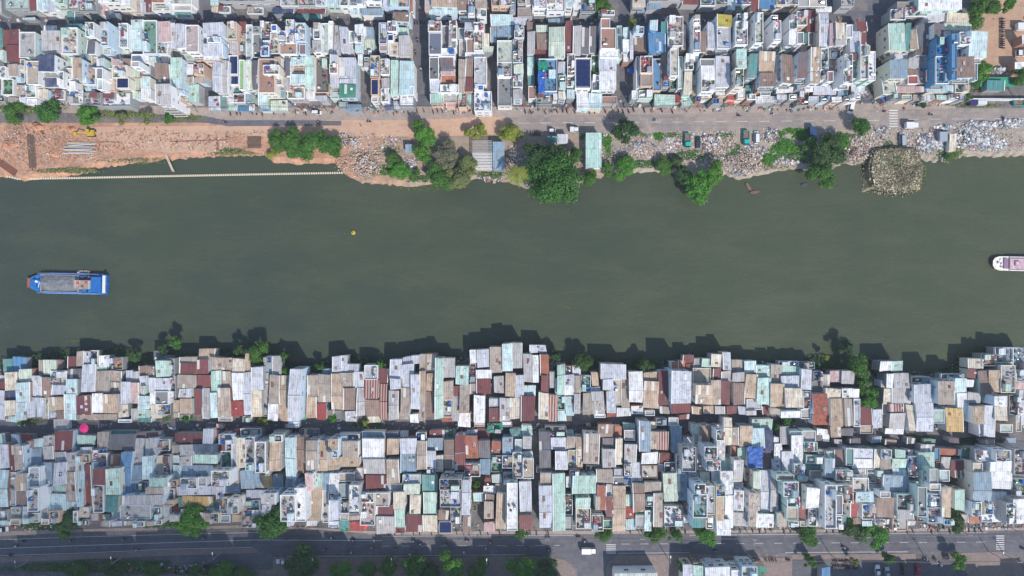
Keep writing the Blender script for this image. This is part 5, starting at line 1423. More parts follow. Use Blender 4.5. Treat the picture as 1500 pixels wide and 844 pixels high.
T = [
 # north bank and street
 (20, 163, 17, 7, 'mid', 'dark green tree at the left edge of the construction ground'), (68, 164, 20, 8, 'mid', 'wide green tree above the brown plank track'),
 (128, 168, 15, 7, 'bright', 'round green tree above the yellow excavator'), (178, 172, 10, 4, 'olive', 'small dull bush right of the yellow excavator'),
 (215, 170, 12, 4, 'olive', 'dull green bush behind the orange earth path'), (248, 170, 10, 4, 'mid', 'bush at the left end of the asphalt lane'),
 (406, 206, 16, 5, 'mid', 'leftmost tree of the clump in front of the boom'), (430, 210, 22, 6, 'mid', 'second tree of the clump in front of the boom'), (460, 212, 25, 7, 'mid', 'largest tree in the clump in front of the boom'),
 (487, 212, 18, 6, 'mid', 'rightmost tree of the clump in front of the boom'), (398, 226, 9, 3, 'yellow', 'yellowish bush at the water below the boom clump'),
 (621, 196, 20, 8, 'bright', 'vivid green round tree beside the dirt street'), (617, 222, 16, 6, 'bright', 'green tree just below the vivid round one'),
 (573, 232, 13, 5, 'mid', 'dark bush right of the pink rubble spit'), (583, 250, 17, 5, 'bright', 'vivid bush hanging over the water by the pink rubble'), (605, 258, 11, 4, 'mid', 'low bush at the waterline left of the dull green trees'),
 (652, 228, 20, 7, 'grey', 'bare grey tree left of the slatted riverside shelter'), (645, 258, 22, 7, 'mid', 'dull green tree over the water left of the shelter'), (672, 262, 22, 7, 'olive', 'olive tree leaning over the water below the shelter'),
 (684, 240, 18, 6, 'olive', 'olive tree touching the slatted shelter'), (690, 195, 11, 5, 'yellow', 'yellow green tree above the slatted shelter'), (705, 189, 11, 5, 'yellow', 'second yellow green tree above the slatted shelter'),
 (748, 196, 16, 6, 'yellow', 'yellow green tree left of the huge dark tree'),
 (795, 228, 29, 12, 'dark', 'darker upper half of the huge riverside tree pair'), (811, 259, 44, 14, 'mid', 'huge dense tree bulging over the river'), (838, 230, 15, 9, 'mid', 'tree crown right against the aqua roofed riverside hut'),
 (862, 262, 14, 5, 'mid', 'bush below the aqua roofed riverside hut'), (890, 246, 13, 4, 'mid', 'left bush right of the aqua roofed riverside hut'), (915, 246, 19, 5, 'bright', 'wide bright bush at the water under the litter heap'),
 (918, 188, 20, 9, 'dark', 'dark tree standing at the edge of the north street'), (973, 243, 15, 4, 'mid', 'low round bush at the water with a white speck'), (993, 238, 12, 4, 'dark', 'dark bush above the bright tree reaching into the river'),
 (1022, 272, 24, 8, 'bright', 'bright tree reaching far out over the river'), (1047, 254, 18, 7, 'bright', 'bright tree inland of the one reaching over the river'), (1000, 258, 14, 6, 'dark', 'shaded tree left of the bright river tree'),
 (1188, 210, 13, 6, 'mid', 'tree below the dark blue parked lorry'), (1212, 228, 26, 9, 'dark', 'dark wide tree left of the pale rubble mound'), (1205, 258, 20, 7, 'mid', 'tree over the river above the sunken blue boat'), (1222, 205, 15, 6, 'mid', 'green tree right of the dark blue parked lorry'),
 (1263, 186, 15, 7, 'mid', 'tree at the kerb left of the north crossing'), (1351, 150, 10, 5, 'dark', 'small street tree right of the north crossing'), (1390, 232, 7, 2, 'mid', 'low bush right of the big rubbish mound'),
 # top edge
 (880, 10, 15, 6, 'mid', 'tree between houses at the top edge'), (925, 36, 9, 6, 'yellow', 'small yellow tree in the top alley'), (1432, 18, 20, 9, 'mid', 'large tree at the left of the ochre yard'), (1450, 8, 16, 8, 'mid', 'tree at the top of the ochre yard'),
 (1478, 8, 12, 8, 'bright', 'bright tree right of the motorbike row'), (1440, 104, 14, 6, 'bright', 'bright tree between the brown roof and the scrap pile'), (1430, 122, 12, 5, 'mid', 'tree below the bright one by the scrap pile'), (1494, 112, 14, 6, 'mid', 'tree at the right edge below the parked trucks'),
 (1418, 143, 8, 4, 'mid', 'bush above the blue container'), (868, 110, 7, 9, 'mid', 'narrow tree squeezed between two white roofed houses'), (268, 103, 7, 6, 'mid', 'small tree in the left side street'),
 # south river bank
 (258, 502, 15, 6, 'mid', 'bright topped tree over the water left of the cream roofs'), (237, 510, 12, 5, 'dark', 'dark tree above the aqua roof by the river'), (195, 522, 14, 5, 'dark', 'dark tree between the brown shacks by the river'),
 (378, 516, 20, 7, 'mid', 'wide tree over the river above the lavender roofs'), (352, 512, 14, 6, 'dark', 'dark tree left of the wide river tree'), (416, 522, 11, 5, 'mid', 'small tree right of the wide river tree'), (418, 546, 9, 5, 'bright', 'bright bush above the pale long roof'),
 (470, 537, 9, 5, 'mid', 'small tree right of the pale long roof'), (558, 533, 9, 5, 'bright', 'bright bush over the striped maroon roof'), (812, 522, 12, 6, 'dark', 'dark tree right of the terracotta riverside roof'), (855, 530, 18, 7, 'dark', 'large dark tree between mint and white riverside roofs'),
 (925, 549, 10, 5, 'bright', 'vivid bush left of the white roof by the river'), (945, 535, 16, 6, 'dark', 'dark tree above the white and tan riverside roofs'), (1210, 523, 7, 4, 'yellow', 'yellow bush on the river edge'),
 (1258, 535, 22, 8, 'mid', 'tall tree in the gap between riverside houses'), (1265, 560, 15, 7, 'mid', 'middle tree of the gap between riverside houses'), (1272, 585, 18, 7, 'bright', 'lowest tree of the gap between riverside houses'), (1240, 512, 14, 6, 'dark', 'dark tree reaching over the water beside the gap'),
 # inner
 (486, 612, 9, 5, 'bright', 'bright bush in the alley left of the white roof'), (385, 617, 9, 4, 'yellow', 'yellow bush in the alley below the pale long roof'), (272, 614, 8, 4, 'mid', 'bush in the alley below the brown roofs'), (535, 619, 7, 4, 'yellow', 'yellow bush on the alley wall'),
 (660, 634, 6, 4, 'mid', 'small bush at the alley beside the grey canopy'), (1152, 618, 8, 4, 'mid', 'bush at the alley left of the white roof'), (1385, 668, 9, 5, 'dark', 'dark tree left of the maroon roof in the green yard'), (1392, 700, 9, 4, 'bright', 'bright bush in the long green yard'), (1400, 745, 9, 4, 'mid', 'bush at the bottom of the long green yard'),
 (698, 712, 8, 4, 'mid', 'bush in the yard between the tall terrace and the tan roof'), (1137, 626, 7, 4, 'mid', 'bush left of the blue covered roof'), (1120, 640, 6, 4, 'mid', 'small tree squeezed beside the charcoal roof'),
 # south road
 (103, 762, 22, 7, 'dark', 'dark tree at the left of the south road'), (95, 782, 11, 5, 'mid', 'small bright tree overhanging the left carriageway'), (232, 757, 10, 4, 'mid', 'bush right of the hipped roof house'), (281, 763, 24, 8, 'bright', 'round green tree on the south road pavement'), (397, 768, 28, 9, 'mid', 'widest street tree on the left of the south road'),
 (763, 781, 13, 6, 'mid', 'street tree left of the white van'), (885, 783, 14, 6, 'mid', 'street tree above the crossing'), (961, 782, 15, 6, 'mid', 'left tree of the pair right of the crossing'), (989, 784, 12, 6, 'mid', 'right tree of the pair right of the crossing'), (1033, 784, 16, 7, 'bright', 'bright street tree below the green terrace'),
 (1184, 782, 17, 7, 'mid', 'street tree below the maroon roof'), (1250, 774, 19, 8, 'dark', 'dark street tree below the pink terrace'), (1282, 784, 19, 7, 'bright', 'bright street tree right of the dark one'), (1403, 765, 17, 7, 'dark', 'dark street tree below the green yard'),
 (998, 828, 11, 6, 'bright', 'small tree left of the pale roofs at the bottom edge'), (1187, 823, 12, 6, 'mid', 'small tree left of the parked motorbikes'), (1303, 819, 11, 6, 'mid', 'tree above the silver car'), (1252, 822, 7, 5, 'yellow', 'little yellow tree above the parked motorbikes'), (1407, 822, 13, 7, 'bright', 'tree at the right of the parking yard'),
 (442, 832, 30, 9, 'dark', 'wide dark tree beside the white car at the bottom'), (500, 838, 16, 7, 'bright', 'bright tree right of the wide dark one at the bottom'), (540, 836, 15, 6, 'mid', 'mid green tree left of the bottom middle'), (568, 832, 17, 7, 'mid', 'fourth tree in the bottom edge row'), (605, 830, 18, 7, 'mid', 'fifth tree in the bottom edge row'),
 (630, 838, 16, 7, 'dark', 'sixth darker tree in the bottom edge row'), (662, 828, 20, 8, 'bright', 'bright seventh tree in the bottom edge row'), (700, 834, 16, 7, 'mid', 'tree right of the bright seventh one at the bottom'), (765, 832, 21, 8, 'bright', 'bright tree left of the bottom junction'), (802, 838, 18, 7, 'dark', 'dark tree nearest the bottom junction'),
 (325, 836, 16, 6, 'bright', 'bright bush at the bottom near the parked bikes'), (285, 838, 12, 5, 'mid', 'bush at the bottom left of the bright one'), (225, 838, 14, 5, 'mid', 'bush along the bottom left edge'), (165, 840, 16, 6, 'dark', 'dark bush along the bottom left edge'), (115, 840, 16, 6, 'mid', 'leftmost bush along the bottom edge'), (355, 842, 14, 6, 'mid', 'bush between the bright bush and the wide dark tree'),
]
for px, py, r, h, kind, label in T:
    small = h <= 4
    tree(px, py, r, h, kind, label, 'bushes' if small else 'trees', name='bush' if small else 'broadleaf_tree', cat='bush' if small else 'tree', base_z=0)
# feather palm over the water
def palm(px, py, r, h, label):
    x, y, _ = W(px, py, h*.9); root = empty('palm_tree', (x, y, 0), 0, label, 'palm tree')
    m = MB()
    for i in range(6): m.tube((0, 0, h*i/6-.2), (0, 0, h*(i+1)/6), .22-.012*i, .2-.012*i, M['bark'], 8)
    m.build('trunk', root); rr = random.Random(5)
    for k in range(16):
        a = 2*math.pi*k/16 + rr.uniform(-.15, .15); L = r*rr.uniform(.8, 1.1); f = MB(); d = Vector((math.cos(a), math.sin(a), 0)); s = Vector((-d.y, d.x, 0)); prev = Vector((0, 0, h)); n = 12
        for i in range(1, n+1):
            t = i/n; p = d*L*t + Vector((0, 0, h + 1.1*t - 2.6*t*t)); f.tube(prev, p, .05, .04, M['bark'], 4)
            w = (.9*math.sin(math.pi*min(1, t*.9+.1)))*r*.22
            for sg in (-1, 1): q = p + s*sg*w + d*w*.4 - Vector((0, 0, .25)); f.poly([prev, p, q + d*.12, q], LEAF['yellow'])
            prev = p
        f.build('frond', root)
palm(757, 257, 4.4, 12, 'palm with spread fronds left of the huge tree'); 
# ================================================================ vehicles
def paint(name, c): return plain(name, c, .28, .1)
PAINT = {'white': paint('white_car_paint', (235, 236, 238)), 'silver': paint('silver_car_paint', (176, 184, 194)), 'dark': paint('dark_car_paint', (58, 60, 70)), 'red': paint('red_car_paint', (170, 24, 60)),
         'teal': paint('teal_lorry_paint', (30, 190, 180)), 'blue': paint('blue_lorry_paint', (60, 86, 122)), 'navy': paint('navy_paint', (70, 64, 120)), 'cyan': plain('blue_hull_paint', (26, 104, 178), .55, var=.25)}
def wheel(root, x, y, r=.34, w=.24):
    m = MB(); m.tube((x-w/2, y, r), (x+w/2, y, r), r, r, M['dark'], 14); o = m.build('wheel', root)
    m = MB(); m.tube((x-w/2-.01, y, r), (x+w/2+.01, y, r), r*.55, r*.55, M['steel'], 10); m.build('rim', o)
def loft(m, secs, mat):
    for a, b in zip(secs, secs[1:]):
        n = len(a)
        for i in range(n): j = (i+1) % n; m.poly([a[i], a[j], b[j], b[i]], mat)
    m.poly(list(reversed(secs[0])), mat); m.poly(secs[-1], mat)
def car(px, py, rz, col, label, L=4.3, Wd=1.75, van=False):
    root = empty('car' if not van else 'van', W(px, py)[:2] + (.01,), rz, label, 'van' if van else 'car')
    p = PAINT[col]; m = MB(); hb = .78
    def sec(y, z0, z1, w): return [(-w/2, y, z0), (w/2, y, z0), (w/2, y, z1*.8), (w/2*.9, y, z1), (-w/2*.9, y, z1), (-w/2, y, z1*.8)]
    loft(m, [sec(-L/2, .35, .7, Wd*.82), sec(-L/2+.2, .25, .84, Wd*.97), sec(-L*.2, .22, .95, Wd), sec(L*.2, .22, .95, Wd), sec(L/2-.35, .25, .8, Wd*.95), sec(L/2, .35, .6, Wd*.75)], p); m.build('body', root)
    m = MB(); hr = 1.45 if not van else 2.0; y0, y1 = (-L*.42, L*.2) if not van else (-L*.47, L*.33)
    b = [(-Wd*.45, y0, .9), (Wd*.45, y0, .9), (Wd*.45, y1, .9), (-Wd*.45, y1, .9)]; t = [(-Wd*.38, y0+(.5 if not van else .1), hr), (Wd*.38, y0+(.5 if not van else .1), hr), (Wd*.38, y1-(.75 if not van else .5), hr), (-Wd*.38, y1-(.75 if not van else .5), hr)]
    m.prism(b, t, M['glass'], p); m.build('cabin_glass', root)
    m = MB(); m.prism([(x*1.02, y, hr-.02) for x, y, _ in t], [(x*.96, y*.97, hr+.07) for x, y, _ in t], p); m.build('car_roof', root)
    for sx in (-1, 1):
        for y in (-L*.31, L*.31): wheel(root, sx*Wd*.44, y)
        m = MB(); m.box(sx*Wd*.33, L/2-.08, .55, .32, .12, .16, M['white']); m.build('headlight', root)
    return root
def lorry(px, py, rz, col, label, L=6.5, Wd=2.2, boxcol='white', cargo='box', hb=2.6):
    root = empty('lorry', W(px, py)[:2] + (.01,), rz, label, 'lorry'); p = PAINT[col]; cl = 1.8
    m = MB(); m.box(0, 0, .55, .9, L*.96, .2, M['black']); m.build('chassis', root)
    m = MB(); y1 = L/2; b = [(-Wd/2, y1-cl, .6), (Wd/2, y1-cl, .6), (Wd/2, y1, .6), (-Wd/2, y1, .6)]
    m.prism(b, [(x*.97, y, 1.4) for x, y, _ in b], p); m.prism([(x*.97, y, 1.4) for x, y, _ in b], [(-Wd*.43, y1-cl, 2.15), (Wd*.43, y1-cl, 2.15), (Wd*.43, y1-.35, 2.15), (-Wd*.43, y1-.35, 2.15)], M['glass'], p); m.build('cab', root)
    yb = L/2-cl-.15; lb = L-cl-.15; m = MB()
    if cargo == 'box': m.box(0, yb-lb/2, .8, Wd*1.02, lb, hb-.8, PAINT[boxcol]); m.build('cargo_box', root)
    else:
        m.box(0, yb-lb/2, .8, Wd, lb, .12, PAINT[boxcol])
        for sx in (-1, 1): m.box(sx*(Wd/2-.04), yb-lb/2, .92, .08, lb, .75, PAINT[boxcol])
        for yy in (yb-.04, yb-lb+.04): m.box(0, yy, .92, Wd-.16, .08, .75, PAINT[boxcol])
        m.build('cargo_bed', root); m = MB(); m.box(0, yb-lb/2, .92, Wd*.86, lb*.9, .35, M['wood']); m.build('load', root)
    for sx in (-1, 1):
        for y in (-L*.34, L*.34): wheel(root, sx*Wd*.42, y, .42, .28)
    return root
PI = math.pi
def vz(d): return {'N': 0, 'S': PI, 'E': -PI/2, 'W': PI/2}[d]
lorry(862, 804.5, vz('E'), 'white', 'white box van driving right on the south road', 5.4, 1.9)
lorry(1332, 185.5, vz('E'), 'white', 'white box lorry parked right of the north crossing', 4.9, 2.1)
car(1320, 205, vz('N') + .03, 'silver', 'silver car nosed out of the bank by the big rubbish mound', 5.2, 1.9, True)
car(1245, 158, vz('S') - .25, 'white', 'white van leaving the side street onto the north street', 4.8, 1.8, True)
lorry(1006, 207, vz('S'), 'teal', 'left teal lorry parked on the rubble bank', 5.0, 2.0, 'teal', 'bed')
lorry(1091.5, 203, vz('S'), 'teal', 'right teal lorry parked beside a white van', 5.2, 2.1, 'teal', 'bed')
car(1107, 202, vz('N'), 'white', 'white van beside the right teal lorry', 4.6, 1.7, True)
car(1022, 210, vz('S'), 'dark', 'dark pickup beside the left teal lorry', 4.6, 1.7)
lorry(1187, 198, vz('S'), 'blue', 'dark blue lorry parked among the bank bushes', 5.2, 2.3, 'blue')
lorry(1492, 151.5, vz('E'), 'teal', 'teal lorry at the right edge behind the roadside wall', 5.4, 2.3, 'teal', 'bed')
lorry(1496, 42, vz('E'), 'dark', 'dark lorry with white roof in the ochre yard', 6.0, 2.4); lorry(1496, 80, vz('W'), 'white', 'white van below the dark lorry in the ochre yard', 5.6, 2.2)
car(809, 192.5, vz('E'), 'white', 'white minivan parked above the huge tree', 2.6, 1.35, True); lorry(841, 191.5, vz('E'), 'white', 'white minivan parked above the aqua roofed hut', 3.4, 1.6)
car(465, 166, vz('E'), 'white', 'white car parked at the left north street front', 3.4, 1.5, True)
car(4, 774, vz('E'), 'white', 'white van at the left edge of the south road', 5.0, 1.9, True); car(414, 821.5, vz('W'), 'white', 'white car beside the wide dark tree', 4.4, 1.75)
car(1284, 835, vz('N'), 'white', 'white car in the bottom parking yard', 4.3, 1.75); car(1298, 838, vz('N'), 'silver', 'silver car under the tree in the parking yard', 4.3, 1.75); car(1322.5, 832, vz('N'), 'dark', 'dark van in the bottom parking yard', 4.8, 1.8, True); car(1343, 834, vz('S'), 'red', 'deep red car in the bottom parking yard', 4.4, 1.8)
# pale and navy crates behind the roadside wall
def crate(px, py, sx, sy, sz, col, label):
    root = empty('shipping_box', W(px, py), 0, label, 'container'); m = MB(); m.box(0, 0, 0, sx, sy, sz, PAINT[col]); m.build('body', root)
    m = MB()
    for i in range(int(sx/.5)): m.box(-sx/2+.25+i*.5, 0, sz, .12, sy*.98, .05, PAINT[col])
    m.build('roof_rib', root); return root
crate(1421, 152, 2.6, 2.1, 2.2, 'navy', 'navy container behind the roadside wall'); crate(1433.5, 151.5, 3.2, 1.9, 2.2, 'white', 'white container next to the navy one')
crate(1377, 202, 3.0, 3.4, 2.4, 'silver', 'pale blue shed box among the scrap')

# motorbikes and riders
def bike_mesh(colmat):
    m = MB()
    for y in (-.62, .62): m.tube((-.06, y, .3), (.06, y, .3), .3, .3, M['dark'], 10)
    m.prism([(-.14, -.8, .45), (.14, -.8, .45), (.16, .1, .35), (-.16, .1, .35)], [(-.12, -.85, .78), (.12, -.85, .78), (.12, .1, .72), (-.12, .1, .72)], colmat)
    m.box(0, -.3, .76, .26, .8, .08, M['black']); m.prism([(-.13, .35, .3), (.13, .35, .3), (.1, .6, .4), (-.1, .6, .4)], [(-.16, .42, .95), (.16, .42, .95), (.1, .58, .95), (-.1, .58, .95)], colmat)
    m.tube((-.34, .42, 1.02), (.34, .42, 1.02), .03, .03, M['black'], 5); m.box(0, 0, .28, .3, .5, .1, M['black']); m.tube((.34, .42, 1.0), (.4, .4, 1.15), .05, .05, M['steel'], 4)
    o = m.build('motorbike'); me = o.data; bpy.data.objects.remove(o); return me
BIKES = [bike_mesh(x) for x in (PAINT['dark'], PAINT['red'], PAINT['navy'], PAINT['silver'])]
def body_mesh(joints, bones, rad, mats, hands=()):
    """skinned continuous figure; joints: dict name->xyz, bones: pairs, rad: dict"""
    me = bpy.data.meshes.new('person'); names = list(joints); idx = {n: i for i, n in enumerate(names)}
    me.from_pydata([joints[n] for n in names], [(idx[a], idx[b]) for a, b in bones], []); o = bpy.data.objects.new('tmp', me); C.objects.link(o)
    md = o.modifiers.new('s', 'SKIN')
    for n in names: v = me.skin_vertices[0].data[idx[n]]; v.radius = (rad[n], rad[n]); v.use_root = (n == 'pelvis')
    sd = o.modifiers.new('d', 'SUBSURF'); sd.levels = 1; sd.render_levels = 1
    dg = bpy.context.evaluated_depsgraph_get(); ev = o.evaluated_get(dg); out = bpy.data.meshes.new_from_object(ev); bpy.data.objects.remove(o)
    for m_ in mats: out.materials.append(m_)
    for p in out.polygons: p.use_smooth = True
    return out
JR = {'pelvis': (0, -.25, .88), 'spine': (0, -.2, 1.1), 'chest': (0, -.12, 1.32), 'neck': (0, -.08, 1.46), 'head': (0, -.05, 1.56), 'crown': (0, -.05, 1.68),
      'shl': (-.19, -.1, 1.38), 'ell': (-.26, .08, 1.16), 'hal': (-.3, .38, 1.06), 'shr': (.19, -.1, 1.38), 'elr': (.26, .08, 1.16), 'har': (.3, .38, 1.06),
      'hil': (-.12, -.24, .86), 'knl': (-.18, .2, .8), 'anl': (-.15, .05, .42), 'tol': (-.15, .2, .38), 'hir': (.12, -.24, .86), 'knr': (.18, .2, .8), 'anr': (.15, .05, .42), 'tor': (.15, .2, .38)}
JW = {'pelvis': (0, 0, .95), 'spine': (0, 0, 1.12), 'chest': (0, .02, 1.34), 'neck': (0, .02, 1.48), 'head': (0, .03, 1.58), 'crown': (0, .03, 1.7),
      'shl': (-.19, 0, 1.4), 'ell': (-.25, -.1, 1.13), 'hal': (-.26, .05, .9), 'shr': (.19, 0, 1.4), 'elr': (.25, .08, 1.13), 'har': (.26, .24, .93),
      'hil': (-.1, 0, .92), 'knl': (-.11, .16, .5), 'anl': (-.11, .12, .09), 'tol': (-.11, .28, .04), 'hir': (.1, 0, .92), 'knr': (.11, -.05, .5), 'anr': (.11, -.28, .12), 'tor': (.11, -.14, .04)}
BN = [('pelvis', 'spine'), ('spine', 'chest'), ('chest', 'neck'), ('neck', 'head'), ('head', 'crown'), ('chest', 'shl'), ('shl', 'ell'), ('ell', 'hal'), ('chest', 'shr'), ('shr', 'elr'), ('elr', 'har'),
      ('pelvis', 'hil'), ('hil', 'knl'), ('knl', 'anl'), ('anl', 'tol'), ('pelvis', 'hir'), ('hir', 'knr'), ('knr', 'anr'), ('anr', 'tor')]
RD = {'pelvis': .14, 'spine': .13, 'chest': .15, 'neck': .06, 'head': .1, 'crown': .07, 'shl': .08, 'shr': .08, 'ell': .05, 'elr': .05, 'hal': .04, 'har': .04, 'hil': .1, 'hir': .1, 'knl': .07, 'knr': .07, 'anl': .05, 'anr': .05, 'tol': .04, 'tor': .04}
SHIRT = {'white': plain('white_shirt', (225, 225, 230), .9), 'blue': plain('blue_shirt', (60, 90, 150), .9), 'dark': plain('dark_clothes', (50, 52, 60), .9), 'red': plain('red_shirt', (180, 60, 60), .9), 'pink': plain('pink_shirt', (214, 150, 160), .9)}
RIDER = {k: body_mesh(JR, BN, RD, [v]) for k, v in SHIRT.items()}; WALK = {k: body_mesh(JW, BN, RD, [v]) for k, v in SHIRT.items()}
hm = MB(); hm.lathe([(.13, 0), (.145, .08), (.12, .17), (.05, .22), (.01, .225)], M['white'], 10); ho = hm.build('helmet'); HELM = ho.data; bpy.data.objects.remove(ho)
hm = MB(); hm.lathe([(.24, 0), (.13, .06), (.05, .16), (.01, .17)], M['wood'], 12); ho = hm.build('hat'); HAT = ho.data; bpy.data.objects.remove(ho)
def bike(px, py, rz, i=None, label=None, group=None, z=.03):
    o = bpy.data.objects.new('motorbike', BIKES[R.randrange(4) if i is None else i]); C.objects.link(o); o.location = W(px, py)[:2] + (z,); o.rotation_euler.z = rz
    return tag(o, label, 'motorbike', group)
def rider(px, py, rz, label, shirt, group='riders on the roads'):
    o = bpy.data.objects.new('person', RIDER[shirt]); C.objects.link(o); o.location = W(px, py)[:2] + (.0,); o.rotation_euler.z = rz; tag(o, label, 'person', group)
    h = bpy.data.objects.new('helmet', HELM); C.objects.link(h); h.parent = o; h.location = (0, -.05, 1.55)
def walker(px, py, rz, label, shirt, z=0.0):
    o = bpy.data.objects.new('person', WALK[shirt]); C.objects.link(o); o.location = W(px, py)[:2] + (z,); o.rotation_euler.z = rz; tag(o, label, 'person', 'people on foot')
    h = bpy.data.objects.new('hat', HAT); C.objects.link(h); h.parent = o; h.location = (0, .03, 1.64)
ROAD = [(36, 792, 'W'), (25, 799, 'W'), (17, 812, 'E'), (106, 791, 'W'), (183, 789, 'W'), (202, 804, 'E'), (299, 787, 'W'), (420, 789, 'W'), (486, 787, 'W'), (476, 803, 'E'), (518, 790, 'W'), (549, 790, 'W'), (515, 808, 'E'), (545, 801, 'E'), (580, 802, 'E'), (601, 811, 'E'), (606, 791, 'W'),
        (616, 795, 'W'), (652, 796, 'W'), (680, 808, 'E'), (684, 791, 'W'), (718, 793, 'W'), (712, 802, 'E'), (770, 802, 'E'), (803, 804, 'E'), (847, 786, 'W'), (856, 792, 'W'), (802, 787, 'W'), (1047, 805, 'E'), (1235, 801, 'E'), (1497, 803, 'E'), (1354, 818, 'W'), (1369, 819, 'E'), (1376, 826, 'N'), (1383, 814, 'E'),
        (895, 829, 'N'), (1093, 818, 'E'), (1154, 820, 'E'), (1102, 817, 'W'), (1363, 169, 'W'), (1470, 174, 'E'), (1296, 164, 'E'), (541, 179, 'E'), (1132, 168, 'E'), (1082, 170, 'W'), (468, 180, 'E'), (330, 180, 'E'), (960, 177, 'W'), (895, 173, 'E'), (612, 60, 'N'), (617, 102, 'S'), (618, 40, 'N'), (609, 78, 'S')]
def where(px, py):
    if py > 750:
        for a, b in ((60, 'far left'), (240, 'left'), (440, 'left of the middle'), (620, 'middle'), (740, 'centre'), (900, 'near the white van'), (1120, 'right of the crossing'), (1300, 'right side'), (1400, 'near the parking yard')):
            if px < a: return 'on the south road, ' + b
        return 'on the south road, far right'
    if px < 700 and py < 120: return 'in the wide side street at the top'
    return 'on the north street, ' + ('left' if px < 500 else 'middle' if px < 1000 else 'right')
seenw = {}
for i, (px, py, d) in enumerate(ROAD):
    sh = ('dark', 'white', 'blue', 'dark', 'red', 'white', 'pink')[i % 7]; bc = i % 4; cn = ('dark', 'red', 'navy', 'silver')[bc]; w_ = where(px, py); dd = {'W': 'leftward', 'E': 'rightward', 'N': 'upward', 'S': 'downward'}[d]
    key = (cn, w_, dd); seenw[key] = seenw.get(key, 0) + 1; pos = ('upper', 'lower', 'third')[seenw[key]-1] + ' ' if seenw[key] > 1 else ''
    rz = vz(d) + R.uniform(-.12, .12)
    bike(px, py, rz, bc, '%s%s motorbike heading %s %s' % (pos, cn, dd, w_), 'motorbikes being ridden'); rider(px, py, rz, '%srider in %s shirt on a %s motorbike heading %s %s' % (pos, sh, cn, dd, w_) if len(('%srider in %s shirt on a %s motorbike heading %s %s' % (pos, sh, cn, dd, w_)).split()) <= 16 else '%srider on a %s motorbike heading %s %s' % (pos, cn, dd, w_), sh)
def parked(x0, y0, dx, dy, n, rz, label, group, jit=.4):
    for i in range(n):
        if n > 15 and R.random() < .4: continue
        bike(x0+dx*i+R.uniform(-jit, jit), y0+dy*i+R.uniform(-jit, jit), rz+R.uniform(-.2, .2), None, label, group, .01)
parked(1467, 29, 0, 3.2, 14, PI/2, 'parked motorbike in the column in the ochre yard', 'motorbikes parked in the ochre yard')
parked(1220, 822, 2.6, .1, 13, .2, 'parked motorbike in the upper row of the bottom parking yard', 'upper row of parked motorbikes'); parked(1220, 829, 2.6, .1, 14, .2, 'parked motorbike in the lower row of the bottom parking yard', 'lower row of parked motorbikes')
parked(258, 836, 3.0, 0, 12, .3, 'parked motorbike in the row at the bottom left', 'motorbikes parked at the bottom left', .8); parked(300, 828, 3.0, -.2, 12, .1, 'parked motorbike above the bottom left bushes', 'motorbikes parked above the bushes', .8)
parked(608, 34, 4, 0, 4, 0, 'parked motorbike across the wide side street', 'motorbikes at the top street crossing', .2)
parked(778, 196, 3, 0, 5, .1, 'parked motorbike above the huge tree', 'motorbikes above the huge tree'); parked(1120, 820, 3.2, .1, 6, .4, 'parked motorbike right of the pale roofs at the bottom', 'motorbikes beside the bottom roofs')
parked(560, 164, 7.5, 0, 30, .3, 'parked motorbike on the middle of the north street front', 'motorbikes parked on the middle north front', 2.0); parked(800, 163, 8, 0, 26, .3, 'parked motorbike on the right of the north street front', 'motorbikes parked on the right north front', 2.0); parked(330, 166, 8, 0, 16, .2, 'parked motorbike on the left of the north street front', 'motorbikes parked on the left north front', 1.5)
parked(570, 780.5, 9, 0, 28, .2, 'parked motorbike on the middle of the south road pavement', 'motorbikes parked on the middle south pavement', .8); parked(905, 779.5, 9, -.05, 60, .2, 'parked motorbike on the right of the south road pavement', 'motorbikes parked on the right south pavement', .8)
for px, py, sh, lb in ((375, 196, 'white', 'person in white on the orange earth path'), (334, 201, 'dark', 'person in dark clothes by the red planks'), (261, 212, 'white', 'person in white at the water by the path'), (957, 214, 'blue', 'person in blue sorting litter on the bank'), (941, 210, 'red', 'person in red on the litter heap'),
                       (1240, 212, 'pink', 'person in pink on the pale rubble mound'), (1176, 160, 'dark', 'person at the kerb below the orange awning'), (672, 160, 'dark', 'person by the pink awning on the street'), (648, 812, 'white', 'person in white on the lower kerb, middle'), (1370, 818, 'white', 'person in white among bikes by the parking yard'), (530, 186, 'pink', 'person in pink on the dirt street'),
                       (1005, 164, 'dark', 'person in dark clothes at the market stalls'), (865, 195, 'blue', 'person in blue right of the aqua roofed hut'), (1292, 205, 'dark', 'person in dark clothes left of the silver car')):
    walker(px, py, R.uniform(0, 6), lb, sh, .03)

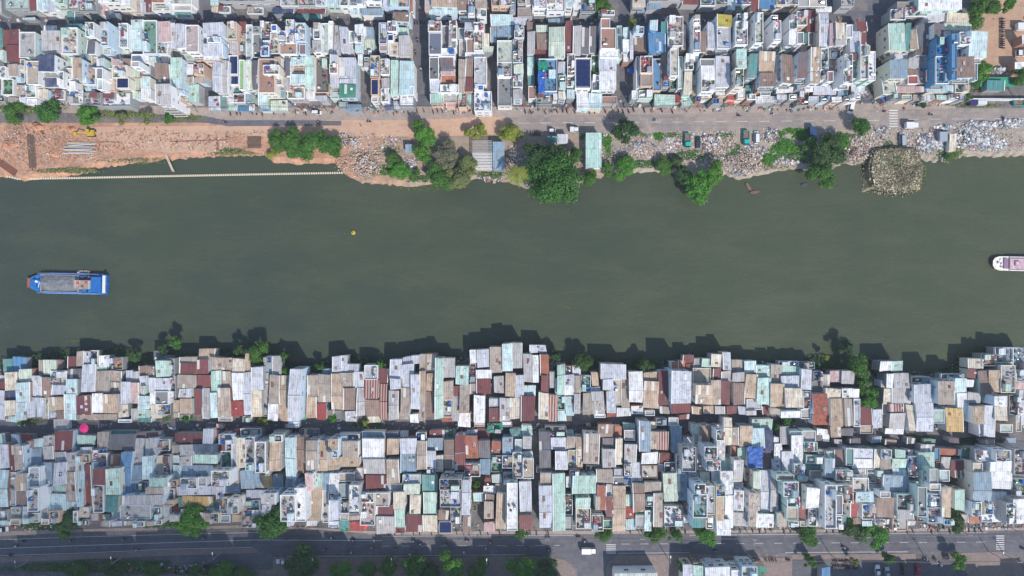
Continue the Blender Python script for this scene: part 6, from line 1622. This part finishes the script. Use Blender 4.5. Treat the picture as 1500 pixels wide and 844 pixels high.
# ================================================================ boats
def hull(root, secs, mat, deckmat, name='hull'):
    """secs: list of (x, half width, z_keel, z_top)"""
    m = MB(); A = []
    for x, w, k, t in secs: A.append([(x, -w, t), (x, -w*.9, k*.4), (x, -w*.6, k), (x, w*.6, k), (x, w*.9, k*.4), (x, w, t)])
    for a, b in zip(A, A[1:]):
        for i in range(5): m.poly([a[i], a[i+1], b[i+1], b[i]], mat)
        m.poly([a[5], a[0], b[0], b[5]], deckmat)
    m.poly(A[0], mat); m.poly(A[-1][::-1], mat); return m.build(name, root)
WL = -1.5
bg = empty('barge', W(99.5, 415.5)[:2] + (WL,), -.02, 'blue cargo barge loaded with grey sand, floating at left', 'boat')
sand = ground_mat('wet_sand', ((134, 136, 142), (108, 112, 120), (152, 150, 148)), .5, 1.5); DK = plain('blue_deck', (34, 106, 176), .6, var=.5)
hull(bg, [(-14.3, 1.7, -.2, 1.5), (-12.5, 2.6, -.6, 1.35), (-10, 3.6, -.9, 1.25), (-7, 3.9, -1, 1.2), (8, 3.9, -1, 1.2), (13, 3.8, -.9, 1.3), (14.3, 3.6, -.6, 1.4)], PAINT['cyan'], DK)
m = MB()
for sx, sy, x, y in ((13.5, .18, .2-3, 3.1), (13.5, .18, .2-3, -3.1), (.18, 6.2, -9.7, 0), (.18, 6.2, 3.9, 0)): m.box(x, y, 1.2, sx, sy, .7, PAINT['silver'])
m.build('hold_coaming', bg)
m = MB(); rr = random.Random(9); nx, ny = 22, 10; Z = [[1.25+1.1*math.sin(math.pi*(j+.5)/(ny+1))*(.8+.35*rr.random())*(1 if 1 < i < nx-2 else .4) for j in range(ny+1)] for i in range(nx+1)]
for i in range(nx):
    for j in range(ny):
        f = lambda a, b: (-9.5+13.2*a/nx, -2.95+5.9*b/ny, Z[a][b]); m.poly([f(i, j), f(i+1, j), f(i+1, j+1), f(i, j+1)], sand)
m.build('sand_cargo', bg, smooth=True)
m = MB(); m.box(6.6, -.3, 1.25, 4.8, 3.0, 2.3, PAINT['white']); wh = m.build('wheelhouse', bg)
m = MB(); m.box(6.2, -.3, 3.55, 5.4, 3.2, .14, SHEET['t']); m.build('wheelhouse_roof', wh)
m = MB(); [m.box(5.0+1.6*k+R.uniform(-.3, .3), -.3+R.uniform(-.8, .8), 3.69, .8, .7, .3, R.choice((M['iron'], M['orange'], M['red'], M['wood']))) for k in range(3)]; m.build('roof_gear', wh)
m = MB(); m.box(11.2, -.1, 1.3, 3.6, 5.4, 1.9, PAINT['cyan']); m.build('aft_cabin', bg); m = MB(); m.box(14.1, 0, 3.0, 1.1, 6.4, .12, PAINT['white']); [m.tube((14.1, y, 1.3), (14.1, y, 3.0), .06, .06, M['white'], 5) for y in (-3, 0, 3)]; m.build('stern_awning', bg)
m = MB(); m.box(-14.4, 0, 1.3, 1.1, 3.4, .25, M['iron']); m.build('bow_ramp', bg)
m = MB(); m.box(-12.2, 0, 1.35, 1.6, 2.6, .5, PAINT['cyan']); m.lathe([(.5, 1.35), (.5, 1.9), (.3, 2.1)], M['white'], 10, -11.4, .6); m.tube((-10.8, -1.6, 1.5), (-10.2, 1.8, 1.5), .12, .12, M['white'], 6); m.lathe([(.35, 1.35), (.35, 1.8)], M['black'], 8, -12.4, 1.4); m.build('bow_winch', bg)
for k in range(14):
    for sy in (-1, 1): pass
m = MB()
for k in range(16):
    x = -11+1.5*k
    if k < 16: m.tube((x, 3.6, 1.2), (x, 3.6, 1.9), .04, .04, M['white'], 4); m.tube((x, -3.6, 1.2), (x, -3.6, 1.9), .04, .04, M['white'], 4)
for sy in (-3.6, 3.6): m.tube((-11, sy, 1.9), (11.5, sy, 1.9), .04, .04, M['white'], 4)
m.build('handrail', bg)
for x, y in [(-8.6+R.uniform(-1.6, -.9), R.uniform(-2.4, 2.4)) for _ in range(8)] + [(R.uniform(4.4, 9), R.choice((-2.8, 2.4, 2.9))) for _ in range(9)]: m = MB(); m.box(x, y, 1.3, R.uniform(.5, 1.2), R.uniform(.4, .9), R.uniform(.3, .8), R.choice((PAINT['blue'], M['black'], M['bluetarp'], M['wood']))); m.build('deck_box', bg)
for k in range(14):
    m = MB(); x = -10.5+1.75*k; sy = 4.0 if k % 2 else -4.0; m.tube((x, sy-.1, .7), (x, sy+.1, .7), .42, .42, M['dark'], 10); m.build('tyre_fender', bg)
m = MB(); m.tube((9.4, 1.2, 3.2), (9.4, 1.2, 5.0), .06, .04, M['white'], 5); m.build('mast', bg)
dg = empty('dinghy', W(120.5, 399.5)[:2] + (WL,), -.05, 'small grey dinghy tied alongside the blue barge', 'boat')
hull(dg, [(-2.6, .3, .0, .5), (-1.6, .8, -.2, .45), (1.6, .9, -.2, .45), (2.3, .75, -.1, .5)], M['wood'], SHEET['t']); m = MB(); m.lathe([(.5, .45), (.45, .9), (.1, 1.1)], M['white'], 8, -1.9, -.2); m.build('water_drum', dg)
m = MB(); [m.tube((-.9+.7*k, -.8, .5), (-.9+.7*k, .8, .5), .08, .08, M['galv'], 5) for k in range(5)]; m.build('thwart', dg)
pb = empty('cargo_boat', W(1497, 386.5)[:2] + (WL,), -.02, 'pink cargo boat with white bow at the right edge', 'boat')
PK = plain('pink_deck_cover', (218, 184, 194), .7, var=.35)
hull(pb, [(-10.6, .9, -.1, 1.5), (-9.8, 2.0, -.5, 1.4), (-8, 2.6, -.8, 1.2), (10, 2.7, -.9, 1.15), (12, 2.4, -.8, 1.3)], plain('brown_hull_paint', (110, 70, 72), .5), plain('pale_foredeck', (226, 220, 210), .7, var=.3))
m = MB(); m.prism([(-4.9, -2.1, 1.2), (11, -2.1, 1.2), (11, 2.1, 1.2), (-4.9, 2.1, 1.2)], [(-4.6, -1.8, 1.9), (11, -1.8, 1.9), (11, 1.8, 1.9), (-4.6, 1.8, 1.9)], PK); hc = m.build('hatch_cover', pb)
m = MB(); m.box(-2.2, .1, 1.9, 1.6, 1.7, .5, plain('mauve_box', (176, 140, 170), .6)); m.box(-2.2, .1, 2.4, 1.0, 1.0, .1, PK); m.build('hatch_box', hc)
m = MB(); [m.box(3, sy*2.45, 1.2, 15, .18, .45, M['white']) for sy in (-1, 1)]; m.build('gunwale', pb); m = MB(); m.box(-5.9, 0, 1.2, 1.5, 3.8, .5, plain('mauve_panel', (150, 118, 150), .6)); m.build('deck_hatch', pb)
m = MB(); m.lathe([(.5, 1.2), (.45, 1.9), (.2, 2.1)], M['white'], 10, -8.6, .1); [m.box(-7.6+R.uniform(-1.2, 1), R.uniform(-1.4, 1.4), 1.2, .6, .5, .4, R.choice((M['wood'], M['capg'], M['white'], M['black']))) for _ in range(7)]; m.build('anchor_gear', pb)
# buoy, floating boom, sampans
by = empty('buoy', W(516.3, 340.5)[:2] + (WL,), 0, 'round yellow buoy alone in the open river', 'buoy')
m = MB(); m.lathe([(.3, -.3), (.72, -.1), (.8, .25), (.6, .45), (.15, .5)], M['yellow'], 16); m.build('float_ring', by); m = MB(); m.tube((0, 0, .5), (0, 0, 1.3), .06, .05, M['black'], 6); m.lathe([(.16, 1.3), (.16, 1.45), (.02, 1.5)], M['dark'], 8); m.build('marker_post', by)
line = [(-60, 236), (0, 255.5), (22, 261), (120, 259.5), (250, 256.8), (380, 254.2), (503, 252)]
bm_ = empty('floating_boom', (0, 0, WL), 0, 'long beaded floating boom along the construction bank', 'boom')
pts = [Vector(W(x, y)[:2] + (.12,)) for x, y in line]; m = MB(); [m.tube(a, b, .09, .09, M['rope'], 5) for a, b in zip(pts, pts[1:])]; m.build('cable', bm_)
fm = MB(); fm.tube((-.26, 0, .1), (.26, 0, .1), .42, .42, plain('cream_float', (226, 212, 188), .7), 8); fo = fm.build('float'); FL = fo.data; bpy.data.objects.remove(fo)
P_ = []
for a, b in zip(pts, pts[1:]):
    L = (b-a).length; n = int(L/.85); ang = math.atan2((b-a).y, (b-a).x); P_ += [(a.lerp(b, i/n), ang) for i in range(n)]
P_ = [p for p in P_ if p[0].x > -188.5]
for k, (p, ang) in enumerate(P_[:100]):
    o = bpy.data.objects.new('float', FL); C.objects.link(o); o.parent = bm_; o.location = (p.x, p.y, 0); o.rotation_euler.z = ang
m = MB(); mt = FL.materials[0]
for p, ang in P_[100:]: d = Vector((math.cos(ang), math.sin(ang), 0))*.26; c = Vector((p.x, p.y, .1)); m.tube(c-d, c+d, .42, .42, mt, 8)
tag(m.build('float', bm_), kind='stuff')
def sampan(px, py, rz, L, label, mat=None):
    r = empty('sampan', W(px, py)[:2] + (WL,), rz, label, 'boat'); hull(r, [(-L/2, .1, .1, .55), (-L*.3, .5, -.1, .4), (L*.2, .6, -.1, .38), (L/2, .2, .05, .5)], mat or M['plank'], mat or M['wood'])
    m = MB(); [m.box(-L*.2+L*.2*k, 0, .4, .2, 1.0, .08, M['wood']) for k in range(3)]; m.build('thwart', r)
sampan(1107, 281, .1, 3.4, 'small brown sampan off the tan rubble slope', M['iron']); sampan(1098, 273, -1.0, 3.2, 'dark half sunken sampan off the tan rubble slope'); sampan(1181, 270, 0, 2.6, 'small blue boat under the river tree', PAINT['blue'])

# ================================================================ construction bank
PL = plain('bleached_wood', (206, 186, 166), .8, var=.2)
ex = empty('excavator', W(125, 196)[:2] + (.02,), 0, 'yellow excavator on the orange construction ground', 'excavator')
for sy in (-1, 1):
    m = MB(); m.box(3.0, sy*1.1, .0, 3.6, .6, .75, M['dark']); m.build('track', ex)
m = MB(); m.box(3.1, 0, .8, 2.9, 2.4, .9, M['yellow']); b_ = m.build('body', ex); m = MB(); m.box(2.4, .75, 1.7, 1.4, .95, .9, M['glass']); m.box(2.4, .75, 2.6, 1.45, 1.0, .08, M['yellow']); m.build('cab', b_)
m = MB(); m.tube((1.8, 0, 1.3), (-1.4, -.1, 3.0), .24, .2, M['yellow'], 6); m.build('boom', ex); m = MB(); m.tube((-1.4, -.1, 3.0), (-3.6, -.3, .9), .18, .16, M['yellow'], 6); m.build('dipper_arm', ex)
m = MB(); m.prism([(-4.4, -1, .1), (-3.4, -1, .1), (-3.4, .6, .1), (-4.4, .6, .1)], [(-4.6, -1, .9), (-3.2, -1, .9), (-3.2, .6, .9), (-4.6, .6, .9)], M['yellow']); m.build('bucket', ex)
ex.scale = (.85, .85, .85)
pp = empty('pipe_stack', W(119, 217)[:2] + (0,), 0, 'stack of white pipes below the yellow excavator', 'pipes')
for k in range(9):
    m = MB(); y = 1.9-.46*k; m.tube((-5.2+R.uniform(-1.2, .8), y+R.uniform(-.25, .25), .24+R.uniform(0, .3)), (5.2+R.uniform(-1.2, .8), y+R.uniform(-.45, .45), .24+R.uniform(0, .3)), .22, .22, PL if k % 3 == 0 else M['capg'] if k % 3 == 1 else WALL['grey'], 8); m.build('pipe', pp)
tk = empty('plank_track', W(47, 222)[:2] + (0,), .08, 'brown timber mat track across the construction ground', 'track')
for k in range(9):
    m = MB(); x = -1.15+.28*k*1.05; m.box(x, R.uniform(-.4, .4), .2, .24, 12.2+R.uniform(-1, 1), .18, M['plank']); m.build('plank', tk)
def planks(name, px, py, rz, n, L, w, label, mat, cat='planks'):
    r = empty(name, W(px, py)[:2] + (0,), rz, label, cat)
    for k in range(n): m = MB(); m.box(R.uniform(-.3, .3), (k-n/2)*w*1.25, .03, L*R.uniform(.85, 1), w, .14, mat); m.build('plank', r)
planks('plank_pile', 12, 245, -.62, 6, 9, .35, 'red brown planks at the left edge by the boom', M['iron']); planks('plank_pile', 318, 211, PI/2, 3, 5.0, .25, 'three red planks standing across the earth path', M['iron'])
planks('jetty', 249, 238, -1.15, 2, 7.5, .35, 'narrow plank jetty running out over the water', PL, 'jetty'); planks('plank_pile', 60, 190, -.9, 3, 5.5, .3, 'dark beams leaning left of the orange mound', M['plank'])
planks('plank_pile', 160, 208, 0, 2, 8, .12, 'rusty rods right of the white pipes', M['iron']); planks('timber_edge', 130, 232, .28, 1, 12, .25, 'long bright plank at the water edge', PL)
planks('plank_pile', 290, 206, .03, 2, 22, .14, 'long rusty rails along the earth path', M['iron'])
dk = empty('timber_platform', W(373, 209)[:2] + (0,), 0, 'brown timber platform left of the boom clump', 'platform')
for k in range(12): m = MB(); m.box(0, -1.9+.35*k, .3, 5.0, .3, .1, M['plank']); m.build('plank', dk)
for sx in (-2.2, 2.2):
    for sy in (-1.8, 1.8): m = MB(); m.box(sx, sy, 0, .2, .2, .3, M['plank']); m.build('post', dk)
SOIL = ground_mat('orange_soil', ((206, 154, 124), (188, 140, 114), (216, 172, 146)), .5, 2)
for i, (px, py, r, h, lb) in enumerate(((55, 186, 9, 1.6, 'orange soil mound left of the excavator'), (105, 190, 7, 1.0, 'small orange soil mound behind the excavator'), (15, 212, 12, 1.2, 'pink soil mound at the left edge'), (80, 225, 9, .8, 'low soil mound by the plank track'))):
    tag(mound('soil_mound', px, py, r, r*.7, h, SOIL, 30+i), lb, 'mound', 'soil mounds on the construction ground')

# ---------------------------------------------------------------- riverside shelter and hut on the north bank
def hut(px0, py0, px1, py1, h, mat, wall, label, slats=False, name='hut'):
    a = W(px0, py1, h); b = W(px1, py0, h); cx, cy = (a[0]+b[0])/2, (a[1]+b[1])/2; sx, sy = b[0]-a[0], b[1]-a[1]; r = empty(name, (cx, cy, 0), 0, label, name)
    if slats:
        n = int(sy/.55)
        for k in range(n): m = MB(); m.box(0, -sy/2+.25+k*.55, h, sx, .26, .06, M['capw'] if k < n*.6 else M['capg']); m.build('slat', r)
        for x in (-sx/2+.2, sx/2-.2):
            m = MB(); m.box(x, 0, h-.14, .1, sy, .12, M['galv']); m.build('beam', r)
            for y in (-sy/2+.2, sy/2-.2): m = MB(); m.box(x, y, 0, .12, .12, h-.14, M['galv']); m.build('post', r)
    else:
        m = MB(); m.box(0, 0, 0, sx-.4, sy-.4, h, wall); m.build('wall', r); m = MB(); t = sx/2
        m.prism([(-t, -sy/2, h), (t, -sy/2, h), (t, sy/2, h+.5), (-t, sy/2, h+.5)], [(-t, -sy/2, h+.08), (t, -sy/2, h+.08), (t, sy/2, h+.58), (-t, sy/2, h+.58)], mat, uvtop=[(0, 0), (sx, 0), (sx, sy), (0, sy)]); m.build('roof', r)
    return r
hut(692, 205, 721, 250, 3.2, None, None, 'white slatted shelter between riverside trees', True, 'shelter'); hut(722, 208, 739, 250, 3.5, SHEET['s'], WALL['tin'], 'blue grey shed right of the slatted shelter')
hut(858, 195, 881, 246, 4.2, SHEET['A'], WALL['white'], 'aqua roofed hut beside the huge riverside tree'); hut(594, 212, 604, 224, 2.6, SHEET['s'], WALL['tin'], 'tiny grey hut left of the vivid green trees'); hut(816, 197, 832, 211, 3, SHEET['l'], WALL['tin'], 'pale hut half under the huge tree')
hut(1390, 197, 1400, 222, 2.6, SHEET['c'], WALL['cream'], 'cream shed among the scrap on the bank'); hut(802, 200, 817, 208, 3, SHEET['T'], WALL['tin'], 'teal sheet shed half under the huge tree')
hut(1230, 0, 1, 1, 1, SHEET['l'], WALL['tin'], 'x') if False else None
wl = empty('roadside_wall', W(1460, 147.5), 0, 'long white wall between the north street and the ochre yard', 'wall'); m = MB(); m.box(0, 0, 0, 27, .25, 2.2, WALL['white']); m.build('wall', wl); m = MB(); m.box(0, 0, 2.2, 27.1, .4, .1, M['capw']); m.build('coping', wl)
m = MB(); m.box(W(1450, 119)[0], W(1450, 119)[1], 0, 16, 3.2, .02, M['greentarp']); 
tp = empty('tarpaulin', W(1456, 123), 0, 'green tarpaulin roof below the scrap pile', 'tarpaulin'); m = MB(); m.prism([(-7, -1.6, 2.2), (7, -1.8, 2.3), (7, 1.6, 2.8), (-7, 1.6, 2.7)], [(-7, -1.6, 2.25), (7, -1.8, 2.35), (7, 1.6, 2.85), (-7, 1.6, 2.75)], M['greentarp']); m.build('sheet', tp)
for x in (-6.8, 0, 6.8):
    m = MB(); m.box(x, 1.4, 0, .1, .1, 2.65, M['galv']); m.build('post', tp)
# parasols
def parasol(px, py, r, mat, label, h=2.6):
    o = empty('parasol', W(px, py, h)[:2] + (0,), 0, label, 'parasol'); m = MB(); m.tube((0, 0, 0), (0, 0, h+.1), .04, .04, M['galv'], 6); m.build('pole', o)
    m = MB(); n = 8; ring = [(r*math.cos(2*PI*k/n), r*math.sin(2*PI*k/n), h-.55) for k in range(n)]
    for k in range(n): a, b = ring[k], ring[(k+1) % n]; m.poly([a, b, (0, 0, h)], mat); m.poly([a, (0, 0, h-.05), b], mat)
    m.build('canopy', o)
parasol(121.5, 628, 1.7, M['pinkcloth'], 'hot pink parasol in the south alley', 5.5); parasol(1167, 146, 1.9, M['orange'], 'orange parasol on the north street front')
parasol(925, 102, 1.5, M['bluetarp'], 'blue parasol in the narrow side street'); parasol(855, 157, 1.8, PAINT['teal'], 'turquoise parasol on the north street front'); parasol(1072, 146, 1.6, M['red'], 'red parasol on the north street front'); parasol(1297, 143, 1.5, M['bluetarp'], 'blue parasol left of the north crossing')
parasol(532, 771, 1.5, M['red'], 'red parasol beside the green awning by the south road'); parasol(976, 747, 1.4, M['red'], 'red parasol between terraces by the south road'); parasol(1240, 132, 1.2, M['white'], 'white parasol at the side street corner')
# loose tarpaulins over roofs
def tarp(px0, py0, px1, py1, h, mat, label):
    a = W(px0, py1, h); b = W(px1, py0, h); cx, cy = (a[0]+b[0])/2, (a[1]+b[1])/2; sx, sy = (b[0]-a[0]), (b[1]-a[1]); rr = random.Random(int(px0)); m = MB(); n = 8
    Zs = [[h+rr.uniform(-.12, .2) for _ in range(n+1)] for _ in range(n+1)]; J = [[(rr.uniform(-.08, .08)*sx, rr.uniform(-.05, .05)*sy) for _ in range(n+1)] for _ in range(n+1)]
    f = lambda i, j, d: (cx-sx/2+sx*i/n+J[i][j][0], cy-sy/2+sy*j/n+J[i][j][1], Zs[i][j]+d)
    for i in range(n):
        for j in range(n): m.poly([f(i, j, .05), f(i+1, j, .05), f(i+1, j+1, .05), f(i, j+1, .05)], mat); m.poly([f(i, j, 0), f(i, j+1, 0), f(i+1, j+1, 0), f(i+1, j, 0)], mat)
    return tag(m.build('tarpaulin'), label, 'tarpaulin')
tarp(1095, 655, 1117, 684, 7.9, M['bluetarp'], 'blue tarpaulin over a roof behind the south alley'); tarp(788, 92, 798, 136, 10.2, M['bluetarp'], 'long blue tarpaulin hanging over a terrace'); tarp(789, 90, 803, 103, 10.5, M['greentarp'], 'green tarpaulin beside the blue one on a terrace')
tarp(714, 620, 736, 634, 4.0, M['greentarp'], 'green tarpaulin over the alley canopy'); tarp(657, 71, 665, 79, 10.2, M['bluetarp'], 'small bright blue cover on a white roof'); tarp(31, 737, 43, 750, 4, M['bluetarp'], 'blue cover in the shade at bottom left'); tarp(498, 768, 512, 778, 4.2, M['greentarp'], 'green awning cover beside the south road')

# ================================================================ poles and wires
def pole(px, py, label, lamp=False, h=8.5, group='utility poles'):
    o = empty('utility_pole' if not lamp else 'street_lamp', W(px, py), 0, label, 'pole' if not lamp else 'street lamp', group if not lamp else 'street lamps'); m = MB(); m.tube((0, 0, 0), (0, 0, h), .16, .1, M['concrete'], 8); m.build('pole', o)
    if lamp: m = MB(); m.tube((0, 0, h), (0, 2.2 if lamp == 'N' else -2.2, h+.5), .06, .05, M['galv'], 6); m.build('arm', o); m = MB(); m.box(0, 2.4 if lamp == 'N' else -2.4, h+.42, .3, .8, .14, M['white']); m.build('lamp_head', o)
    else:
        for z in (h-.5, h-1.3): m = MB(); m.box(0, 0, z, 1.6, .12, .12, M['wood'] if z < h-1 else M['galv']); m.build('crossarm', o)
    return o
NP = [(290, 165), (378, 163), (480, 165), (560, 163), (690, 162), (790, 163), (900, 165), (1010, 160), (1130, 158), (1222, 156), (1290, 155), (1400, 155), (1490, 152)]
SP_ = [(1010, 812), (1095, 811), (1215, 811), (1352, 812), (1470, 811)]; SN = [(592, 779), (800, 779), (935, 778), (1094, 779), (1255, 776), (1400, 773), (1478, 772)]
for row, nm in ((NP, 'on the north street front'), (SP_, 'on the lower side of the south road'), (SN, 'on the upper side of the south road')):
    for i, (x, y) in enumerate(row): pole(x, y, 'concrete pole, %s from left %s' % (words(i+1), nm))
for i, (x, y, d) in enumerate(((45, 820, 'N'), (181, 814, 'N'), (325, 808, 'N'), (467, 817, 'N'), (579, 816, 'N'), (714, 817, 'N'), (975, 813, 'N'), (1447, 807, 'N'))): pole(x, y, 'street lamp, %s from left along the south road' % words(i+1), d, 7.5)
def wire(a, b, z, sag, n=10, r=.035, dx=0, dy=0):
    A = Vector(W(*a)[:2] + (z,)) + Vector((dx, dy, 0)); B = Vector(W(*b)[:2] + (z,)) + Vector((dx, dy, 0)); m = MB(); p = A
    for i in range(1, n+1): t = i/n; q = A.lerp(B, t) - Vector((0, 0, sag*4*t*(1-t))); m.tube(p, q, r, r, M['black'], 4); p = q
    return m
k = 0
for row, nm in ((NP, 'along the north street'), (SP_, 'along the lower side of the south road'), (SN, 'along the upper side of the south road')):
    root = empty('overhead_cable', (0, 0, 0), 0, 'black overhead cables strung pole to pole ' + nm, 'cable')
    for a, b in zip(row, row[1:]):
        for dy, z in ((-.6, 7.25), (.6, 8.05)): m = wire(a, b, z, .6, dy=dy*.1, dx=0, r=.05); m.build('cable_span', root)
for a, b, lb in (((1094, 779), (1095, 811), 'cable crossing the south road at the middle right'), ((1255, 776), (1215, 811), 'cable crossing the south road below the dark tree'), ((1352, 812), (1330, 776), 'cable crossing the south road at the right'), ((1470, 811), (1500, 820), 'cable leaving the last lower pole')):
    root = empty('overhead_cable', (0, 0, 0), 0, lb, 'cable'); wire(a, b, 7.9, .5, r=.05).build('cable_span', root)

# ================================================================ houses along the bottom edge and the ones just beyond it
for reg, segs in (('south', [dict(x0=900, y0=838, x1=962, y1=900, c='h', f='c', h=6, s=0)]), ('south', [dict(x0=1000, y0=828, x1=1015, y1=900, c='l', f='c', h=7, s=0)]), ('south', [dict(x0=1015, y0=829, x1=1032, y1=900, c='m', f='c', h=7, s=0)]),
                  ('south', [dict(x0=1033, y0=831, x1=1069, y1=900, c='w', f='c', h=8, s=0), dict(x0=1034, y0=823, x1=1046, y1=828, c='l', f='c', h=4, s=0)]), ('south', [dict(x0=1070, y0=826, x1=1084, y1=833, c='G', f='c', h=4, s=0), dict(x0=1071, y0=835, x1=1084, y1=900, c='w', f='f', h=8, s=0)]),
                  ('south', [dict(x0=1086, y0=829, x1=1108, y1=900, c='c', f='x', h=9, s=0)]), ('south', [dict(x0=1110, y0=829, x1=1122, y1=900, c='G', f='c', h=5, s=0)]), ('south', [dict(x0=1203, y0=831, x1=1216, y1=870, c='B', f='c', h=4, s=0)])):
    n0 = len(HOUSES); build_house(reg, segs); h = HOUSES[-1]; nm = CNAME[segs[0]['c']]
    h['o']['label'] = '%s %s at the bottom edge, %s' % (nm, 'terrace building' if segs[0]['f'] == 'x' else 'roofed building', {900: 'nearest the junction', 1000: 'narrow, left of the mint one', 1015: 'right of a pale grey one', 1033: 'widest of its block', 1070: 'behind a small awning', 1086: 'with cluttered top', 1110: 'end of the block', 1203: 'in the parking yard'}[segs[0]['x0']])
    h['o']['group'] = 'buildings along the bottom edge'
x = -60
while x < 1560:
    w_ = R.uniform(22, 40)
    if not (840 < x+w_ and x < 895) and not (895 < x < 1220):
        hh = R.uniform(24, 31) if x < 560 else R.uniform(15, 25) if x < 840 else R.uniform(9, 16)
        yb = (866 if x < 560 else 852 if x < 1220 else 862) - 422; y0 = 422 + yb*H/(H-hh)
        build_house('beyond', [dict(x0=750+(x-750)*H/(H-hh), y0=y0, x1=750+(x+w_-1-750)*H/(H-hh), y1=y0+70, c=R.choice('wlgch'), f=R.choice('cf'), h=hh, s=0)]); HOUSES[-1]['o']['label'] = 'apartment block standing just past the bottom edge of the photo'; HOUSES[-1]['o']['group'] = 'blocks past the bottom edge'
    x += w_ + R.choice((0, 1, 6))

# ================================================================ the cloud that shades the lower left of the scene
ALT = 620.0; eld, azd = math.radians(49), math.radians(149)
def cloud(gx, gy, rx, ry, rz, dens, label):
    k = ALT/math.tan(eld); cx, cy = gx + k*math.sin(azd), gy + k*math.cos(azd)
    m = MB(); rr = random.Random(4); nu, nv = 40, 20; ph = [rr.uniform(0, 6.28) for _ in range(6)]; V = []
    for j in range(nv+1):
        f = math.pi*j/nv; row = []
        for i in range(nu):
            a = 2*math.pi*i/nu; e = 1 + .13*math.sin(2*a+ph[0]) + .09*math.sin(3*a+ph[1])*math.sin(2*f) + .06*math.sin(6*a+ph[2]+4*f) + .04*math.sin(9*a+ph[3]-6*f)
            row.append((rx*e*math.sin(f)*math.cos(a), ry*e*math.sin(f)*math.sin(a), -rz*e*math.cos(f)))
        V.append(row)
    t = NT('cloud_droplets'); t.t.nodes.remove(t.b); v = t.n('ShaderNodeVolumePrincipled'); v.inputs['Density'].default_value = dens; v.inputs['Color'].default_value = (.97, .97, .98, 1)
    t.l(v.outputs[0], t.t.nodes['Material Output'].inputs['Volume']); v2 = t.m
    for j in range(nv):
        for i in range(nu): q = (i+1) % nu; m.poly([V[j][i], V[j][q], V[j+1][q], V[j+1][i]], v2)
    import bmesh
    o = m.build('cloud', None, (cx, cy, ALT)); bm = bmesh.new(); bm.from_mesh(o.data); bmesh.ops.remove_doubles(bm, verts=bm.verts, dist=.01); bm.normal_update(); bm.to_mesh(o.data); bm.free()
    return tag(o, label, 'cloud', kind='stuff')
cloud(-185, -92, 105, 58, 24, .016, 'small cloud drifting above the drone')

# ================================================================ haze
hz = NT('haze_air'); hz.t.nodes.remove(hz.b); hv = hz.n('ShaderNodeVolumePrincipled'); hv.inputs['Density'].default_value = .00013; hv.inputs['Color'].default_value = (.8, .88, 1.0, 1); hv.inputs['Anisotropy'].default_value = 0.0
hz.l(hv.outputs[0], hz.t.nodes['Material Output'].inputs['Volume'])
m = MB(); m.box(0, 0, -6, 9000, 9000, 6 + H + 12, hz.m); tag(m.build('haze'), kind='stuff')

# ================================================================ camera, sky, sun
cam = bpy.data.cameras.new('camera'); cam.lens = 36*H/(1500*S); cam.sensor_width = 36; cam.clip_end = 6000; cam.clip_start = 1
co = bpy.data.objects.new('camera', cam); C.objects.link(co); co.location = (0, 0, H); bpy.context.scene.camera = co
sun = bpy.data.lights.new('sun', 'SUN'); sun.energy = 4.1; sun.angle = math.radians(.6); sun.color = (1.0, .935, .85)
so = bpy.data.objects.new('sun', sun); C.objects.link(so)
EL, AZ = math.radians(49), math.radians(149)     # azimuth clockwise from up in the photograph
d = Vector((math.sin(AZ)*math.cos(EL), math.cos(AZ)*math.cos(EL), math.sin(EL))); so.rotation_euler = d.to_track_quat('Z', 'Y').to_euler()
wd = bpy.data.worlds.new('World'); bpy.context.scene.world = wd; wd.use_nodes = True; nt = wd.node_tree; bgn = nt.nodes['Background']
sky = nt.nodes.new('ShaderNodeTexSky'); sky.sky_type = 'NISHITA'; sky.sun_disc = False; sky.sun_elevation = EL; sky.sun_rotation = AZ; sky.air_density = 1.3; sky.dust_density = .4; sky.altitude = 0
nt.links.new(sky.outputs[0], bgn.inputs[0]); bgn.inputs[1].default_value = .15
sc = bpy.context.scene; sc.view_settings.view_transform = 'Standard'; sc.view_settings.look = 'None'; sc.view_settings.gamma = 1; sc.view_settings.exposure = 0.12
sc.cycles.max_bounces = 5; sc.cycles.volume_bounces = 0; sc.cycles.volume_max_steps = 32; sc.cycles.diffuse_bounces = 2; sc.cycles.use_denoising = True
